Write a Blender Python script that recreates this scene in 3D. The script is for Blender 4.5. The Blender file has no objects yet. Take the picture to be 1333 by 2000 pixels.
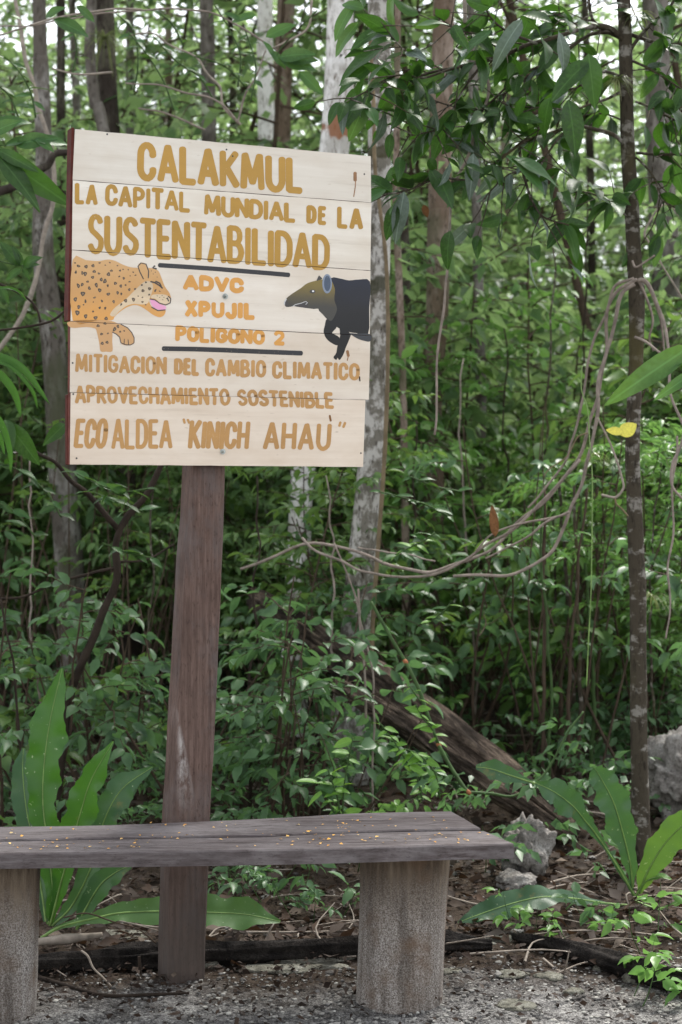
import bpy, bmesh, math, random
import numpy as np
from mathutils import Vector, Matrix, noise
from mathutils.geometry import tessellate_polygon

# ---------------------------------------------------------------- camera
sc = bpy.context.scene
C = sc.collection
F = 3500.0; CAMZ = 1.507; PITCH = math.atan(70 / F)
FOCUS = 5.3
cd = bpy.data.cameras.new('camera'); cam = bpy.data.objects.new('camera', cd); C.objects.link(cam)
cam.location = (0, 0, CAMZ); cam.rotation_euler = (math.pi / 2 - PITCH, 0, 0)
cd.sensor_fit = 'VERTICAL'; cd.sensor_height = 36; cd.sensor_width = 24; cd.lens = F / 2000 * 36
cd.clip_start = 0.1; cd.clip_end = 1500
cd.dof.use_dof = True; cd.dof.focus_distance = FOCUS; cd.dof.aperture_fstop = 4.5
sc.camera = cam
# ---------------------------------------------------------------- sky, sun, exposure
SUN_EL, SUN_AZ = math.radians(56), math.radians(25)
w = bpy.data.worlds.new('World'); sc.world = w; w.use_nodes = True
nt = w.node_tree; bg = nt.nodes['Background']
sky = nt.nodes.new('ShaderNodeTexSky'); sky.sky_type = 'NISHITA'; sky.sun_disc = False
sky.sun_elevation = SUN_EL; sky.sun_rotation = SUN_AZ; sky.dust_density = 1.0; sky.air_density = 1.0
hs = nt.nodes.new('ShaderNodeHueSaturation'); hs.inputs['Saturation'].default_value = 0.2
nt.links.new(sky.outputs[0], hs.inputs['Color']); nt.links.new(hs.outputs[0], bg.inputs['Color'])
bg.inputs['Strength'].default_value = 0.15
sl = bpy.data.lights.new('sun', 'SUN'); sl.energy = 3.0; sl.angle = math.radians(18); sl.color = (1, .96, .9)
sun = bpy.data.objects.new('sun', sl); C.objects.link(sun)
_d = Vector((math.sin(SUN_AZ) * math.cos(SUN_EL), math.cos(SUN_AZ) * math.cos(SUN_EL), math.sin(SUN_EL)))
sun.rotation_euler = _d.to_track_quat('Z', 'Y').to_euler()
sc.view_settings.view_transform = 'Standard'; sc.view_settings.look = 'None'
sc.view_settings.gamma = 1; sc.view_settings.exposure = 1.4
sc.view_settings.use_curve_mapping = False
sc.cycles.max_bounces = 6; sc.cycles.diffuse_bounces = 2; sc.cycles.glossy_bounces = 2
sc.cycles.transmission_bounces = 5; sc.cycles.use_denoising = True

# ---------------------------------------------------------------- geometry helpers
cp, sp_ = math.cos(PITCH), math.sin(PITCH)
def ray(px, py):
    x = (px - 666.5) / F; z = (1000 - py) / F
    return Vector((x, cp + sp_ * z, -sp_ + cp * z))
CAM = Vector((0, 0, CAMZ))
def at(px, py, Y):
    r = ray(px, py); return CAM + r * (Y / r.y)
def gh(x, y):
    h = 0.012 * noise.noise(Vector((x * 1.3, y * 1.3, 0))) - 0.015
    if y > 5.6:
        t = min(1, (y - 5.6) / 1.5)
        h += t * (0.05 * noise.noise(Vector((x * .8, y * .8, 3))) + 0.02 * noise.noise(Vector((x * 3, y * 3, 5)))) + 0.012 * min(y - 5.6, 30)
    return h
def ground_pt(px, py):
    r = ray(px, py); Y = 4.0
    while Y < 60:
        p = CAM + r * (Y / r.y)
        if p.z <= gh(p.x, p.y): return p
        Y += .01
    return p
def onground(px, Y):
    x = (px - 666.5) / F * Y
    return Vector((x, Y, gh(x, Y)))

def make_mesh(name, V, faces, smooth=True):
    """V (n,3) array, faces: list of (m,k) int arrays"""
    me = bpy.data.meshes.new(name)
    V = np.asarray(V, dtype=np.float32).reshape(-1, 3)
    faces = [np.asarray(f, dtype=np.int32) for f in faces if len(f)]
    me.vertices.add(len(V)); me.vertices.foreach_set('co', V.ravel())
    nl = sum(f.size for f in faces); nf = sum(len(f) for f in faces)
    me.loops.add(nl); me.polygons.add(nf)
    me.loops.foreach_set('vertex_index', np.concatenate([f.ravel() for f in faces]))
    st, tot, o = [], [], 0
    for f in faces:
        k = f.shape[1]; st.append(np.arange(len(f)) * k + o); tot.append(np.full(len(f), k)); o += f.size
    me.polygons.foreach_set('loop_start', np.concatenate(st).astype(np.int32))
    me.polygons.foreach_set('use_smooth', np.full(nf, smooth))
    me.update(calc_edges=True)
    return me
class MB:
    """collects arrays of verts and faces"""
    def __init__(s): s.V = []; s.F = {}; s.n = 0
    def add(s, V, faces):
        V = np.asarray(V, dtype=np.float64).reshape(-1, 3)
        for f in faces:
            f = np.asarray(f, dtype=np.int64)
            if len(f): s.F.setdefault(f.shape[1], []).append(f + s.n)
        s.V.append(V); s.n += len(V)
    def mesh(s, name, smooth=True, origin=None):
        V = np.concatenate(s.V)
        if origin is not None: V = V - np.array(origin)
        return make_mesh(name, V, [np.concatenate(x) for x in s.F.values()], smooth)
def link(name, me, m=None, parent=None, loc=None):
    o = bpy.data.objects.new(name, me); C.objects.link(o)
    if m and me and not me.materials: me.materials.append(m)
    if parent: o.parent = parent
    if loc is not None: o.location = loc
    return o
def tag(o, label=None, cat=None, group=None, kind=None):
    if label: o['label'] = label
    if cat: o['category'] = cat
    if group: o['group'] = group
    if kind: o['kind'] = kind
    return o
def thing(name, label, cat, loc=(0, 0, 0), group=None):
    o = bpy.data.objects.new(name, None); C.objects.link(o); o.location = loc; o.empty_display_size = .1
    return tag(o, label, cat, group)
def catmull(P, n=6):
    P = [np.array(p, float) for p in P]
    if len(P) < 3: return np.array([P[0] + (P[-1] - P[0]) * t for t in np.linspace(0, 1, n + 1)])
    Q = [2 * P[0] - P[1]] + P + [2 * P[-1] - P[-2]]; out = []
    for i in range(1, len(Q) - 2):
        a, b, c, d = Q[i - 1:i + 3]
        for k in range(n):
            t = k / n
            out.append(.5 * (2 * b + (c - a) * t + (2 * a - 5 * b + 4 * c - d) * t * t + (3 * b - 3 * c + d - a) * t ** 3))
    out.append(P[-1]); return np.array(out)
def tube(P, R, segs=8, cap=True, rough=0.0, rs=0, rscale=6.0):
    P = np.asarray(P, float); n = len(P)
    R = np.interp(np.linspace(0, 1, n), np.linspace(0, 1, len(R)), R) if np.ndim(R) else np.full(n, R)
    T = np.gradient(P, axis=0); T /= np.linalg.norm(T, axis=1)[:, None] + 1e-9
    ref = np.array([0., 1., 0.]) if abs(T[0][1]) < .8 else np.array([1., 0, 0])
    V = np.zeros((n, segs, 3)); a = np.linspace(0, 2 * np.pi, segs, endpoint=False)
    for i in range(n):
        u = ref - T[i] * ref.dot(T[i]); u /= np.linalg.norm(u) + 1e-9; ref = u
        v = np.cross(T[i], u)
        rr = np.full(segs, R[i])
        if rough:
            for j in range(segs):
                q = Vector((math.cos(a[j]) * 1.3 + rs, math.sin(a[j]) * 1.3, P[i][2] * rscale * .5 + P[i][0] * rscale * .3))
                rr[j] *= 1 + rough * (noise.noise(q) + .5 * noise.noise(q * 2.3))
        V[i] = P[i] + np.outer(np.cos(a) * rr, u) + np.outer(np.sin(a) * rr, v)
    idx = np.arange(n * segs).reshape(n, segs)
    a0, b0 = idx[:-1], idx[1:]
    Fq = np.stack([a0, np.roll(a0, -1, 1), np.roll(b0, -1, 1), b0], -1).reshape(-1, 4)
    fs = [Fq]
    if cap:
        V = np.concatenate([V.reshape(-1, 3), [P[0], P[-1]]])
        c0, c1 = n * segs, n * segs + 1; j = np.arange(segs); k = (j + 1) % segs
        fs.append(np.stack([np.full(segs, c0), k, j], -1))
        fs.append(np.stack([np.full(segs, c1), (n - 1) * segs + j, (n - 1) * segs + k], -1))
    return V.reshape(-1, 3), fs

# ---------------------------------------------------------------- materials
def newmat(name):
    m = bpy.data.materials.new(name); m.use_nodes = True
    n = m.node_tree; return m, n, n.nodes['Principled BSDF']
def N(n, t, **kw):
    x = n.nodes.new(t)
    for k, v in kw.items():
        if k in x.inputs: x.inputs[k].default_value = v
        else: setattr(x, k, v)
    return x
def ramp(n, stops, interp='LINEAR'):
    r = n.nodes.new('ShaderNodeValToRGB'); e = r.color_ramp; e.interpolation = interp
    e.elements[0].position = stops[0][0]; e.elements[0].color = (*stops[0][1], 1)
    e.elements[1].position = stops[-1][0]; e.elements[1].color = (*stops[-1][1], 1)
    for p, c in stops[1:-1]:
        k = e.elements.new(p); k.color = (*c, 1)
    return r
def noisy(n, scale, detail=4, rough=.6, stretch=(1, 1, 1), coord='Object', loc=(0, 0, 0)):
    tc = N(n, 'ShaderNodeTexCoord'); mp = N(n, 'ShaderNodeMapping')
    mp.inputs['Scale'].default_value = stretch; mp.inputs['Location'].default_value = loc
    t = N(n, 'ShaderNodeTexNoise'); t.inputs['Scale'].default_value = scale; t.inputs['Detail'].default_value = detail
    t.inputs['Roughness'].default_value = rough
    n.links.new(tc.outputs[coord], mp.inputs['Vector']); n.links.new(mp.outputs[0], t.inputs['Vector'])
    return t
def mix(n, fac, a, b, mode='MIX'):
    m = N(n, 'ShaderNodeMix', data_type='RGBA', blend_type=mode)
    for s, v in ((0, fac), (6, a), (7, b)):
        if hasattr(v, 'is_linked') or isinstance(v, bpy.types.NodeSocket): n.links.new(v, m.inputs[s])
        elif s == 0: m.inputs[s].default_value = v
        else: m.inputs[s].default_value = (*v, 1)
    return m.outputs[2]
def bump(n, b, h, strength=.4, dist=.01):
    k = N(n, 'ShaderNodeBump'); k.inputs['Strength'].default_value = strength; k.inputs['Distance'].default_value = dist
    n.links.new(h, k.inputs['Height']); n.links.new(k.outputs[0], b.inputs['Normal'])
def maprange(n, v, a, b, c=0, d=1):
    m = N(n, 'ShaderNodeMapRange'); n.links.new(v, m.inputs[0])
    for i, x in enumerate((a, b, c, d)): m.inputs[i + 1].default_value = x
    return m.outputs[0]

def leaf_mat(name, cols, gloss=.38, trans=.38, tcol=(.16, .28, .04), source='island', spec=.5):
    m, n, b = newmat(name)
    if source == 'island': s = N(n, 'ShaderNodeNewGeometry').outputs['Random Per Island']
    else: s = N(n, 'ShaderNodeObjectInfo').outputs['Random']
    r = ramp(n, [(i / (len(cols) - 1), c) for i, c in enumerate(cols)])
    n.links.new(s, r.inputs[0])
    t = noisy(n, 14, 3)
    c2 = mix(n, maprange(n, t.outputs[0], .35, .7), r.outputs[0], tuple(x * 1.35 for x in cols[len(cols) // 2]))
    if source == 'object':
        tc = N(n, 'ShaderNodeTexCoord'); sp = N(n, 'ShaderNodeSeparateXYZ'); n.links.new(tc.outputs['Object'], sp.inputs[0])
        ab = N(n, 'ShaderNodeMath', operation='ABSOLUTE'); n.links.new(sp.outputs['Y'], ab.inputs[0])
        c2 = mix(n, maprange(n, ab.outputs[0], .006, .014, .55, 0), c2, tuple(min(1, x * 2.6 + .02) for x in cols[len(cols) // 2]))
        vn = N(n, 'ShaderNodeMath', operation='MULTIPLY_ADD'); n.links.new(ab.outputs[0], vn.inputs[0]); vn.inputs[1].default_value = -.9; n.links.new(sp.outputs['X'], vn.inputs[2])
        sn = N(n, 'ShaderNodeMath', operation='MULTIPLY'); n.links.new(vn.outputs[0], sn.inputs[0]); sn.inputs[1].default_value = 62
        sn2 = N(n, 'ShaderNodeMath', operation='SINE'); n.links.new(sn.outputs[0], sn2.inputs[0])
        bump(n, b, sn2.outputs[0], .06, .02)
    n.links.new(c2, b.inputs['Base Color'])
    b.inputs['Roughness'].default_value = gloss; b.inputs['Specular IOR Level'].default_value = spec
    tr = N(n, 'ShaderNodeBsdfTranslucent')
    tm = mix(n, .55, r.outputs[0], tcol); n.links.new(tm, tr.inputs[0])
    ms = N(n, 'ShaderNodeMixShader'); ms.inputs[0].default_value = trans
    n.links.new(b.outputs[0], ms.inputs[1]); n.links.new(tr.outputs[0], ms.inputs[2])
    n.links.new(ms.outputs[0], n.nodes['Material Output'].inputs[0])
    return m
M = {}
M['leaf_mid'] = leaf_mat('leaf_mid_green', [(.016, .045, .014), (.045, .105, .03), (.10, .18, .05), (.03, .075, .022)], tcol=(.28, .46, .08), trans=.38, gloss=.40)
M['leaf_cool'] = leaf_mat('leaf_cool_green', [(.02, .052, .024), (.045, .10, .045), (.08, .155, .065), (.035, .082, .038)], tcol=(.20, .40, .11), gloss=.40, trans=.36)
M['leaf_light'] = leaf_mat('leaf_light_green', [(.05, .13, .03), (.10, .21, .045), (.16, .27, .07)], tcol=(.28, .55, .12), gloss=.38)
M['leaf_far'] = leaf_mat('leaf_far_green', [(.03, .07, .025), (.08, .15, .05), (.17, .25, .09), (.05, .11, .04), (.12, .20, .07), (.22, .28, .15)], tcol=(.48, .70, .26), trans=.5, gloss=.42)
M['leaf_dark'] = leaf_mat('leaf_dark_glossy', [(.010, .028, .008), (.017, .045, .011), (.028, .07, .014), (.022, .038, .022)], gloss=.42, trans=.3, tcol=(.10, .26, .02), spec=.35, source='object')
M['leaf_part'] = leaf_mat('leaf_fresh_green', [(.025, .07, .02), (.04, .105, .03), (.06, .15, .035)], source='object')
M['leaf_lime'] = leaf_mat('leaf_lime_green', [(.09, .2, .03), (.12, .26, .04), (.15, .3, .05)], source='object', tcol=(.3, .5, .05), gloss=.45)
M['leaf_grey'] = leaf_mat('leaf_greyish_underside', [(.05, .08, .06), (.09, .12, .10), (.06, .10, .07)], source='object', gloss=.5, trans=.15)

def strap_mat(name, c1, c2):
    m, n, b = newmat(name)
    t = noisy(n, 5, 5, .6, (1, 1, 1)); t2 = noisy(n, 60, 2, .6); t3 = noisy(n, 11, 6, .7, loc=(4, 4, 4))
    r = ramp(n, [(.3, c1), (.7, c2)]); n.links.new(t.outputs[0], r.inputs[0])
    sp = mix(n, maprange(n, t2.outputs[0], .68, .74), r.outputs[0], (.35, .42, .25)); sp = mix(n, maprange(n, t3.outputs[0], .62, .72, 0, .7), sp, (.16, .13, .04))
    n.links.new(sp, b.inputs['Base Color']); b.inputs['Roughness'].default_value = .36
    tr = N(n, 'ShaderNodeBsdfTranslucent'); tr.inputs[0].default_value = (c2[0] * 2.2, c2[1] * 2, c2[2], 1)
    ms = N(n, 'ShaderNodeMixShader'); ms.inputs[0].default_value = .2
    n.links.new(b.outputs[0], ms.inputs[1]); n.links.new(tr.outputs[0], ms.inputs[2])
    n.links.new(ms.outputs[0], n.nodes['Material Output'].inputs[0])
    bump(n, b, t.outputs[0], .2, .01)
    return m
M['strap'] = strap_mat('strap_leaf_green', (.022, .085, .012), (.05, .145, .025))
M['strap_cool'] = strap_mat('strap_leaf_blue_green', (.025, .07, .03), (.05, .12, .05))
M['strap_pale'] = strap_mat('strap_leaf_pale_green', (.045, .115, .025), (.08, .165, .045))
def plain(name, c, rough=.6, scale=20, var=.35, bmp=.2, coord='Object'):
    m, n, b = newmat(name); t = noisy(n, scale, 4, coord=coord)
    r = ramp(n, [(.3, tuple(x * (1 - var) for x in c)), (.7, tuple(min(1, x * (1 + var)) for x in c))])
    n.links.new(t.outputs[0], r.inputs[0]); n.links.new(r.outputs[0], b.inputs['Base Color'])
    b.inputs['Roughness'].default_value = rough
    if bmp: bump(n, b, t.outputs[0], bmp, .005)
    return m
M['midrib'] = plain('leaf_midrib', (.16, .26, .07), .5)
M['stem'] = plain('brown_stem', (.07, .05, .035), .8)
M['greenstem'] = plain('green_stem', (.05, .09, .03), .6)
M['liana'] = plain('grey_liana_bark', (.24, .20, .17), .85, 30)
M['liana_tan'] = plain('tan_liana_bark', (.17, .13, .08), .85, 12)
M['twig'] = plain('pale_twig', (.28, .24, .2), .85, 30)
M['darkbark'] = plain('dark_stem_bark', (.035, .026, .02), .85, 20)
M['yellowleaf'] = plain('yellow_leaf', (.66, .60, .08), .5, 12, .25, .2)
M['brownleaf'] = plain('dead_brown_leaf', (.16, .075, .03), .7, 12)

def bark(name, base, light, dark, lscale=9, thr=(.45, .58), extra=None, bmp=.7, zs=.45, scar=None):
    m, n, b = newmat(name)
    t1 = noisy(n, lscale, 6, .65, (1, 1, zs)); t2 = noisy(n, 45, 4, .7, (1, 1, .35), loc=(3, 1, 0)); t3 = noisy(n, 3.2, 3, .6, (1, 1, .5), loc=(7, 0, 2))
    a = mix(n, maprange(n, t1.outputs[0], *thr), base, light)
    a = mix(n, maprange(n, t2.outputs[0], .52, .66), a, dark)
    a = mix(n, maprange(n, t3.outputs[0], .55, .68, 0, .8), a, extra or dark)
    if scar:
        tc = N(n, 'ShaderNodeTexCoord'); sp = N(n, 'ShaderNodeSeparateXYZ'); n.links.new(tc.outputs['Object'], sp.inputs[0])
        for z0, hz, col, off in scar:
            q = N(n, 'ShaderNodeMath', operation='SUBTRACT'); n.links.new(sp.outputs['Z'], q.inputs[0]); q.inputs[1].default_value = z0
            q2 = N(n, 'ShaderNodeMath', operation='ABSOLUTE'); n.links.new(q.outputs[0], q2.inputs[0])
            tt = noisy(n, 7, 4, .6, loc=(off, off, 0)); q3 = N(n, 'ShaderNodeMath', operation='MULTIPLY_ADD'); n.links.new(tt.outputs[0], q3.inputs[0]); q3.inputs[1].default_value = -hz * 3.2; n.links.new(q2.outputs[0], q3.inputs[2])
            a = mix(n, maprange(n, q3.outputs[0], -hz * 1.2, -hz * .9, .9, 0), a, col)
    n.links.new(a, b.inputs['Base Color']); b.inputs['Roughness'].default_value = .9
    bump(n, b, t2.outputs[0], bmp, .012)
    return m
M['bark_white'] = bark('bark_whitish', (.60, .57, .54), (.84, .82, .80), (.16, .13, .10), 8, (.38, .5), (.30, .27, .22))
M['bark_mottled'] = bark('bark_mottled', (.18, .165, .14), (.46, .44, .41), (.065, .055, .045), 17, (.47, .55), (.06, .06, .035), zs=.8, scar=[(at(0, 312, 8.6).z, .05, (.06, .055, .03), 2), (at(0, 565, 8.6).z, .06, (.05, .05, .03), 5)])
M['bark_scar'] = bark('bark_white_with_scar', (.46, .44, .41), (.76, .74, .72), (.2, .17, .14), 8, (.42, .54), (.26, .24, .19), scar=[(at(0, 258, 10.2).z, .10, (.26, .11, .05), 3)])
M['bark_pale'] = bark('bark_grey_lichen', (.12, .105, .09), (.27, .255, .235), (.05, .042, .035), 9, (.50, .62), (.08, .085, .05))
M['bark_tan'] = bark('bark_tan', (.16, .115, .085), (.30, .24, .20), (.06, .045, .03), 7, (.45, .6), (.13, .12, .08))
M['bark_grey'] = bark('bark_grey', (.13, .115, .10), (.24, .22, .20), (.055, .045, .04), 10, (.48, .62))
M['bark_dark'] = bark('bark_dark', (.045, .036, .03), (.10, .09, .07), (.02, .016, .012), 8)
M['bark_sap'] = bark('bark_sapling', (.060, .050, .036), (.22, .205, .18), (.028, .023, .017), 16, (.54, .62), (.075, .065, .028), zs=1.6)

# ---------------------------------------------------------------- ground
def ground():
    def axis(a, b, fine0, fine1, step, grow=1.35):
        v = list(np.arange(fine0, fine1, step)); s = step; x = fine1
        while x < b: v.append(x); s *= grow; x += s
        v.append(b); s = step; x = fine0; pre = []
        while x > a: s *= grow; x -= s; pre.append(max(x, a))
        return np.array(sorted(set(pre + v)))
    xs = axis(-300, 300, -1.6, 1.7, .022); ys = axis(-40, 400, 4.3, 8.2, .03)
    V = np.zeros((len(ys), len(xs), 3))
    for i, y in enumerate(ys):
        for j, x in enumerate(xs):
            z = gh(x, y)
            if 4 < y < 9 and abs(x) < 2:
                z += .006 * noise.noise(Vector((x * 9, y * 9, 1))) + .005 * noise.noise(Vector((x * 24, y * 24, 2)))
            V[i, j] = (x, y, z)
    idx = np.arange(V.shape[0] * V.shape[1]).reshape(V.shape[:2])
    f = np.stack([idx[:-1, :-1], idx[:-1, 1:], idx[1:, 1:], idx[1:, :-1]], -1).reshape(-1, 4)
    m, n, b = newmat('gravel_and_forest_soil')
    fine = noisy(n, 150, 5, .8); med = noisy(n, 16, 5, .7, loc=(2, 5, 0)); big = noisy(n, 3.0, 5, .6, loc=(5, 1, 0))
    vor = N(n, 'ShaderNodeTexVoronoi', Scale=120.0)
    tc = N(n, 'ShaderNodeTexCoord'); n.links.new(tc.outputs['Object'], vor.inputs['Vector'])
    grav = ramp(n, [(.32, (.022, .02, .02)), (.44, (.09, .085, .082)), (.55, (.27, .26, .25)), (.70, (.60, .59, .55))])
    fm = N(n, 'ShaderNodeMath', operation='ADD'); n.links.new(fine.outputs[0], fm.inputs[0])
    mm = N(n, 'ShaderNodeMath', operation='MULTIPLY'); n.links.new(med.outputs[0], mm.inputs[0]); mm.inputs[1].default_value = .55
    sb = N(n, 'ShaderNodeMath', operation='SUBTRACT'); n.links.new(mm.outputs[0], sb.inputs[0]); sb.inputs[1].default_value = .275
    n.links.new(sb.outputs[0], fm.inputs[1]); n.links.new(fm.outputs[0], grav.inputs[0])
    soil = ramp(n, [(.3, (.018, .013, .010)), (.5, (.05, .036, .026)), (.75, (.13, .10, .075))]); n.links.new(fm.outputs[0], soil.inputs[0])
    # gravel clearing in front, dark soil from the edging logs on
    sep = N(n, 'ShaderNodeSeparateXYZ'); n.links.new(tc.outputs['Object'], sep.inputs[0])
    bn = N(n, 'ShaderNodeMath', operation='MULTIPLY_ADD'); n.links.new(big.outputs[0], bn.inputs[0]); bn.inputs[1].default_value = .9
    n.links.new(sep.outputs['Y'], bn.inputs[2])
    xx = N(n, 'ShaderNodeMath', operation='MULTIPLY_ADD'); n.links.new(sep.outputs['X'], xx.inputs[0]); xx.inputs[1].default_value = -.12
    n.links.new(bn.outputs[0], xx.inputs[2])
    mk = maprange(n, xx.outputs[0], 5.52, 5.90)
    c = mix(n, mk, grav.outputs[0], soil.outputs[0])
    n.links.new(c, b.inputs['Base Color']); b.inputs['Roughness'].default_value = .95
    bump(n, b, fine.outputs[0], .8, .012)
    o = link('ground', make_mesh('ground', V.reshape(-1, 3), [f]), m); tag(o, kind='structure')
ground()

# ---------------------------------------------------------------- wood materials
def wood(name, dark, mid, light, axis='X', splash=None, rough=.8, gs=1.0, blot=None):
    m, n, b = newmat(name)
    st = {'X': (.06, 1, 1), 'Z': (1, 1, .06)}[axis]
    g = noisy(n, 60 * gs, 6, .7, st); g2 = noisy(n, 6, 4, .6, st, loc=(4, 2, 1)); bl = noisy(n, 5, 4, .6, loc=(1, 7, 3))
    wv = N(n, 'ShaderNodeTexWave', wave_type='BANDS', bands_direction='Y' if axis == 'X' else 'X')
    wv.inputs['Scale'].default_value = 14; wv.inputs['Distortion'].default_value = 7; wv.inputs['Detail'].default_value = 4; wv.inputs['Detail Scale'].default_value = .7
    tc = N(n, 'ShaderNodeTexCoord'); mp = N(n, 'ShaderNodeMapping'); mp.inputs['Scale'].default_value = {'X': (.16, 1, 1), 'Z': (1, 1, .16)}[axis]
    n.links.new(tc.outputs['Object'], mp.inputs[0]); n.links.new(mp.outputs[0], wv.inputs['Vector'])
    r = ramp(n, [(.3, dark), (.5, mid), (.72, light)]); n.links.new(g.outputs[0], r.inputs[0])
    c = mix(n, maprange(n, g2.outputs[0], .35, .65, 0, .55), r.outputs[0], light)
    c = mix(n, maprange(n, wv.outputs['Fac'], .1, .8, .22, 0), c, dark)
    c = mix(n, maprange(n, bl.outputs[0], .5, .75, 0, .5), c, dark)
    if blot:
        b3 = noisy(n, 5, 6, .7, {'X': (.5, 1, 1), 'Z': (1, 1, .5)}[axis], loc=(8, 8, 2)); c = mix(n, maprange(n, b3.outputs[0], .48, .62, 0, .65), c, blot)
        b4 = noisy(n, 130, 4, .7, {'X': (.35, 1, 1), 'Z': (1, 1, .35)}[axis], loc=(1, 2, 2)); c = mix(n, maprange(n, b4.outputs[0], .56, .68, 0, .55), c, dark)
    if splash: c = splash(n, c)
    n.links.new(c, b.inputs['Base Color']); b.inputs['Roughness'].default_value = rough
    ad = N(n, 'ShaderNodeMath', operation='ADD'); n.links.new(g.outputs[0], ad.inputs[0]); n.links.new(wv.outputs['Fac'], ad.inputs[1])
    bump(n, b, ad.outputs[0], .35, .004)
    return m

# ---------------------------------------------------------------- sign frame
SO = at(400, 580, 5.37)
TH = math.radians(24.6)
ST = Vector((math.cos(TH), math.sin(TH), 0)); SV = Vector((0, 0, 1)); SN = ST.cross(SV)   # SN faces the camera
def uv(px, py, off=0.0):
    r = ray(px, py); P0 = SO + SN * off
    d = (P0 - CAM).dot(SN) / r.dot(SN); q = CAM + r * d - SO
    return np.array((q.dot(ST), q.dot(SV)))
sign = thing('painted_sign', 'hand painted cream plank sign on a dark square wooden post', 'sign')
base_s = onground(357, 5.36)
sign.matrix_world = Matrix(((ST.x, -SN.x, SV.x, SO.x), (ST.y, -SN.y, SV.y, SO.y), (ST.z, -SN.z, SV.z, base_s.z), (0, 0, 0, 1)))
DZ = SO.z - base_s.z          # local: x along the boards, -y towards the viewer, z up from the ground
def LP(u, v, w): return (u, -w, v + DZ)
# joints: left point, right point (px)
JT = [((147, 252), (725, 305)), ((142, 352), (725, 396)), ((141, 488), (724, 528.5)), ((138, 628), (722.5, 655.5)),
      ((137, 767), (722, 781.5)), ((137, 907), (712, 912))]
JL = [(uv(*a), uv(*b)) for a, b in JT]
def jv(k, u):
    a, b = JL[k]; return a[1] + (b[1] - a[1]) * (u - a[0]) / (b[0] - a[0])
TILT = [-.02, .02, -.006, .03, .045]; OFF = [.0, .0015, .0008, .0022, .0035]
def bw(u, v):
    k = 0
    while k < 4 and v < jv(k + 1, u): k += 1
    vm = .5 * (jv(k, u) + jv(k + 1, u))
    return OFF[k] + (v - vm) * TILT[k] * 1.0
def cream_mat(seed, kx=(1, 1, 1)):
    tt = lambda c: tuple(a * b for a, b in zip(c, kx))
    m, n, b = newmat('cream_painted_plank')
    g = noisy(n, 26, 5, .65, (.05, 1, 1), loc=(seed, 0, 0)); bl = noisy(n, 4, 5, .65, (.45, 1, 1), loc=(seed * 2, 3, 0)); sm = noisy(n, 110, 2, .5, (.3, 1, 1), loc=(seed, 5, 0))
    r = ramp(n, [(.25, tt((.48, .415, .335))), (.42, tt((.67, .605, .515))), (.7, tt((.75, .695, .61)))]); n.links.new(g.outputs[0], r.inputs[0])
    c = mix(n, maprange(n, bl.outputs[0], .45, .68, 0, .65), r.outputs[0], tt((.55, .455, .35)))
    c = mix(n, maprange(n, sm.outputs[0], .68, .78, 0, .5), c, (.42, .34, .25))
    n.links.new(c, b.inputs['Base Color']); b.inputs['Roughness'].default_value = .33
    bump(n, b, g.outputs[0], .12, .003)
    return m
LX = [(147, 142), (142, 141), (141, 138), (137, 137), (137, 137)]; RX = [(725, 725), (725, 724), (724, 722.5), (722.5, 721), (712, 710)]
rnd = random.Random(5)
woodedge = plain('bare_plank_edge', (.13, .035, .025), .7, 40)
for k in range(5):
    yt, yb = (JT[k][0][1], JT[k][1][1]), (JT[k + 1][0][1], JT[k + 1][1][1])
    tl, tr = uv(LX[k][0], yt[0])[0], uv(RX[k][0], yt[1])[0]; bl_, br = uv(LX[k][1], yb[0])[0], uv(RX[k][1], yb[1])[0]
    bm = bmesh.new(); n_ = 28; rows = []
    for i in range(n_ + 1):
        s = i / n_; ut, ub = tl + (tr - tl) * s, bl_ + (br - bl_) * s
        g = .0009
        vt = jv(k, ut) - (g if k else 0) + rnd.uniform(-.0005, .0005); vb = jv(k + 1, ub) + (g if k < 4 else 0) + rnd.uniform(-.0005, .0005)
        vm = lambda u: .5 * (jv(k, u) + jv(k + 1, u))
        q = []
        for (u, v, back) in ((ut, vt, 0), (ub, vb, 0), (ub, vb, 1), (ut, vt, 1)):
            wf = OFF[k] + (v - vm(u)) * TILT[k]
            q.append(bm.verts.new(LP(u, v, wf if not back else -.022)))
        rows.append(q)
    for a, b2 in zip(rows[:-1], rows[1:]):
        for j in range(4): bm.faces.new((a[j], a[(j + 1) % 4], b2[(j + 1) % 4], b2[j]))
    bm.faces.new(rows[0][::-1]); bm.faces.new(rows[-1])
    bmesh.ops.recalc_face_normals(bm, faces=bm.faces)
    me = bpy.data.meshes.new('plank'); bm.to_mesh(me); bm.free()
    me.materials.append(cream_mat(k * 3.7, [(.96, .97, .98), (1.05, 1.06, 1.07), (1.04, 1.03, 1.03), (1.03, 1.0, .98), (1.06, 1.0, .96)][k])); me.materials.append(woodedge)
    for p in me.polygons:
        if abs(p.normal.y) < .7: p.material_index = 1
    link('plank', me, None, sign)
def box_uv(name, u0, u1, v0, v1, w0, w1, m, skew=0):
    bm = bmesh.new()
    vs = [bm.verts.new(LP(u + (skew if v == v1 else 0), v, w)) for w in (w0, w1) for v in (v0, v1) for u in (u0, u1)]
    for f in ((0, 1, 3, 2), (4, 6, 7, 5), (0, 4, 5, 1), (2, 3, 7, 6), (0, 2, 6, 4), (1, 5, 7, 3)): bm.faces.new([vs[i] for i in f])
    bmesh.ops.recalc_face_normals(bm, faces=bm.faces)
    bmesh.ops.bevel(bm, geom=bm.edges[:], offset=.0015, segments=1, affect='EDGES')
    me = bpy.data.meshes.new(name); bm.to_mesh(me); bm.free()
    return link(name, me, m, sign)
redwood = plain('dark_red_edge_board', (.085, .022, .016), .75, 30)
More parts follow.
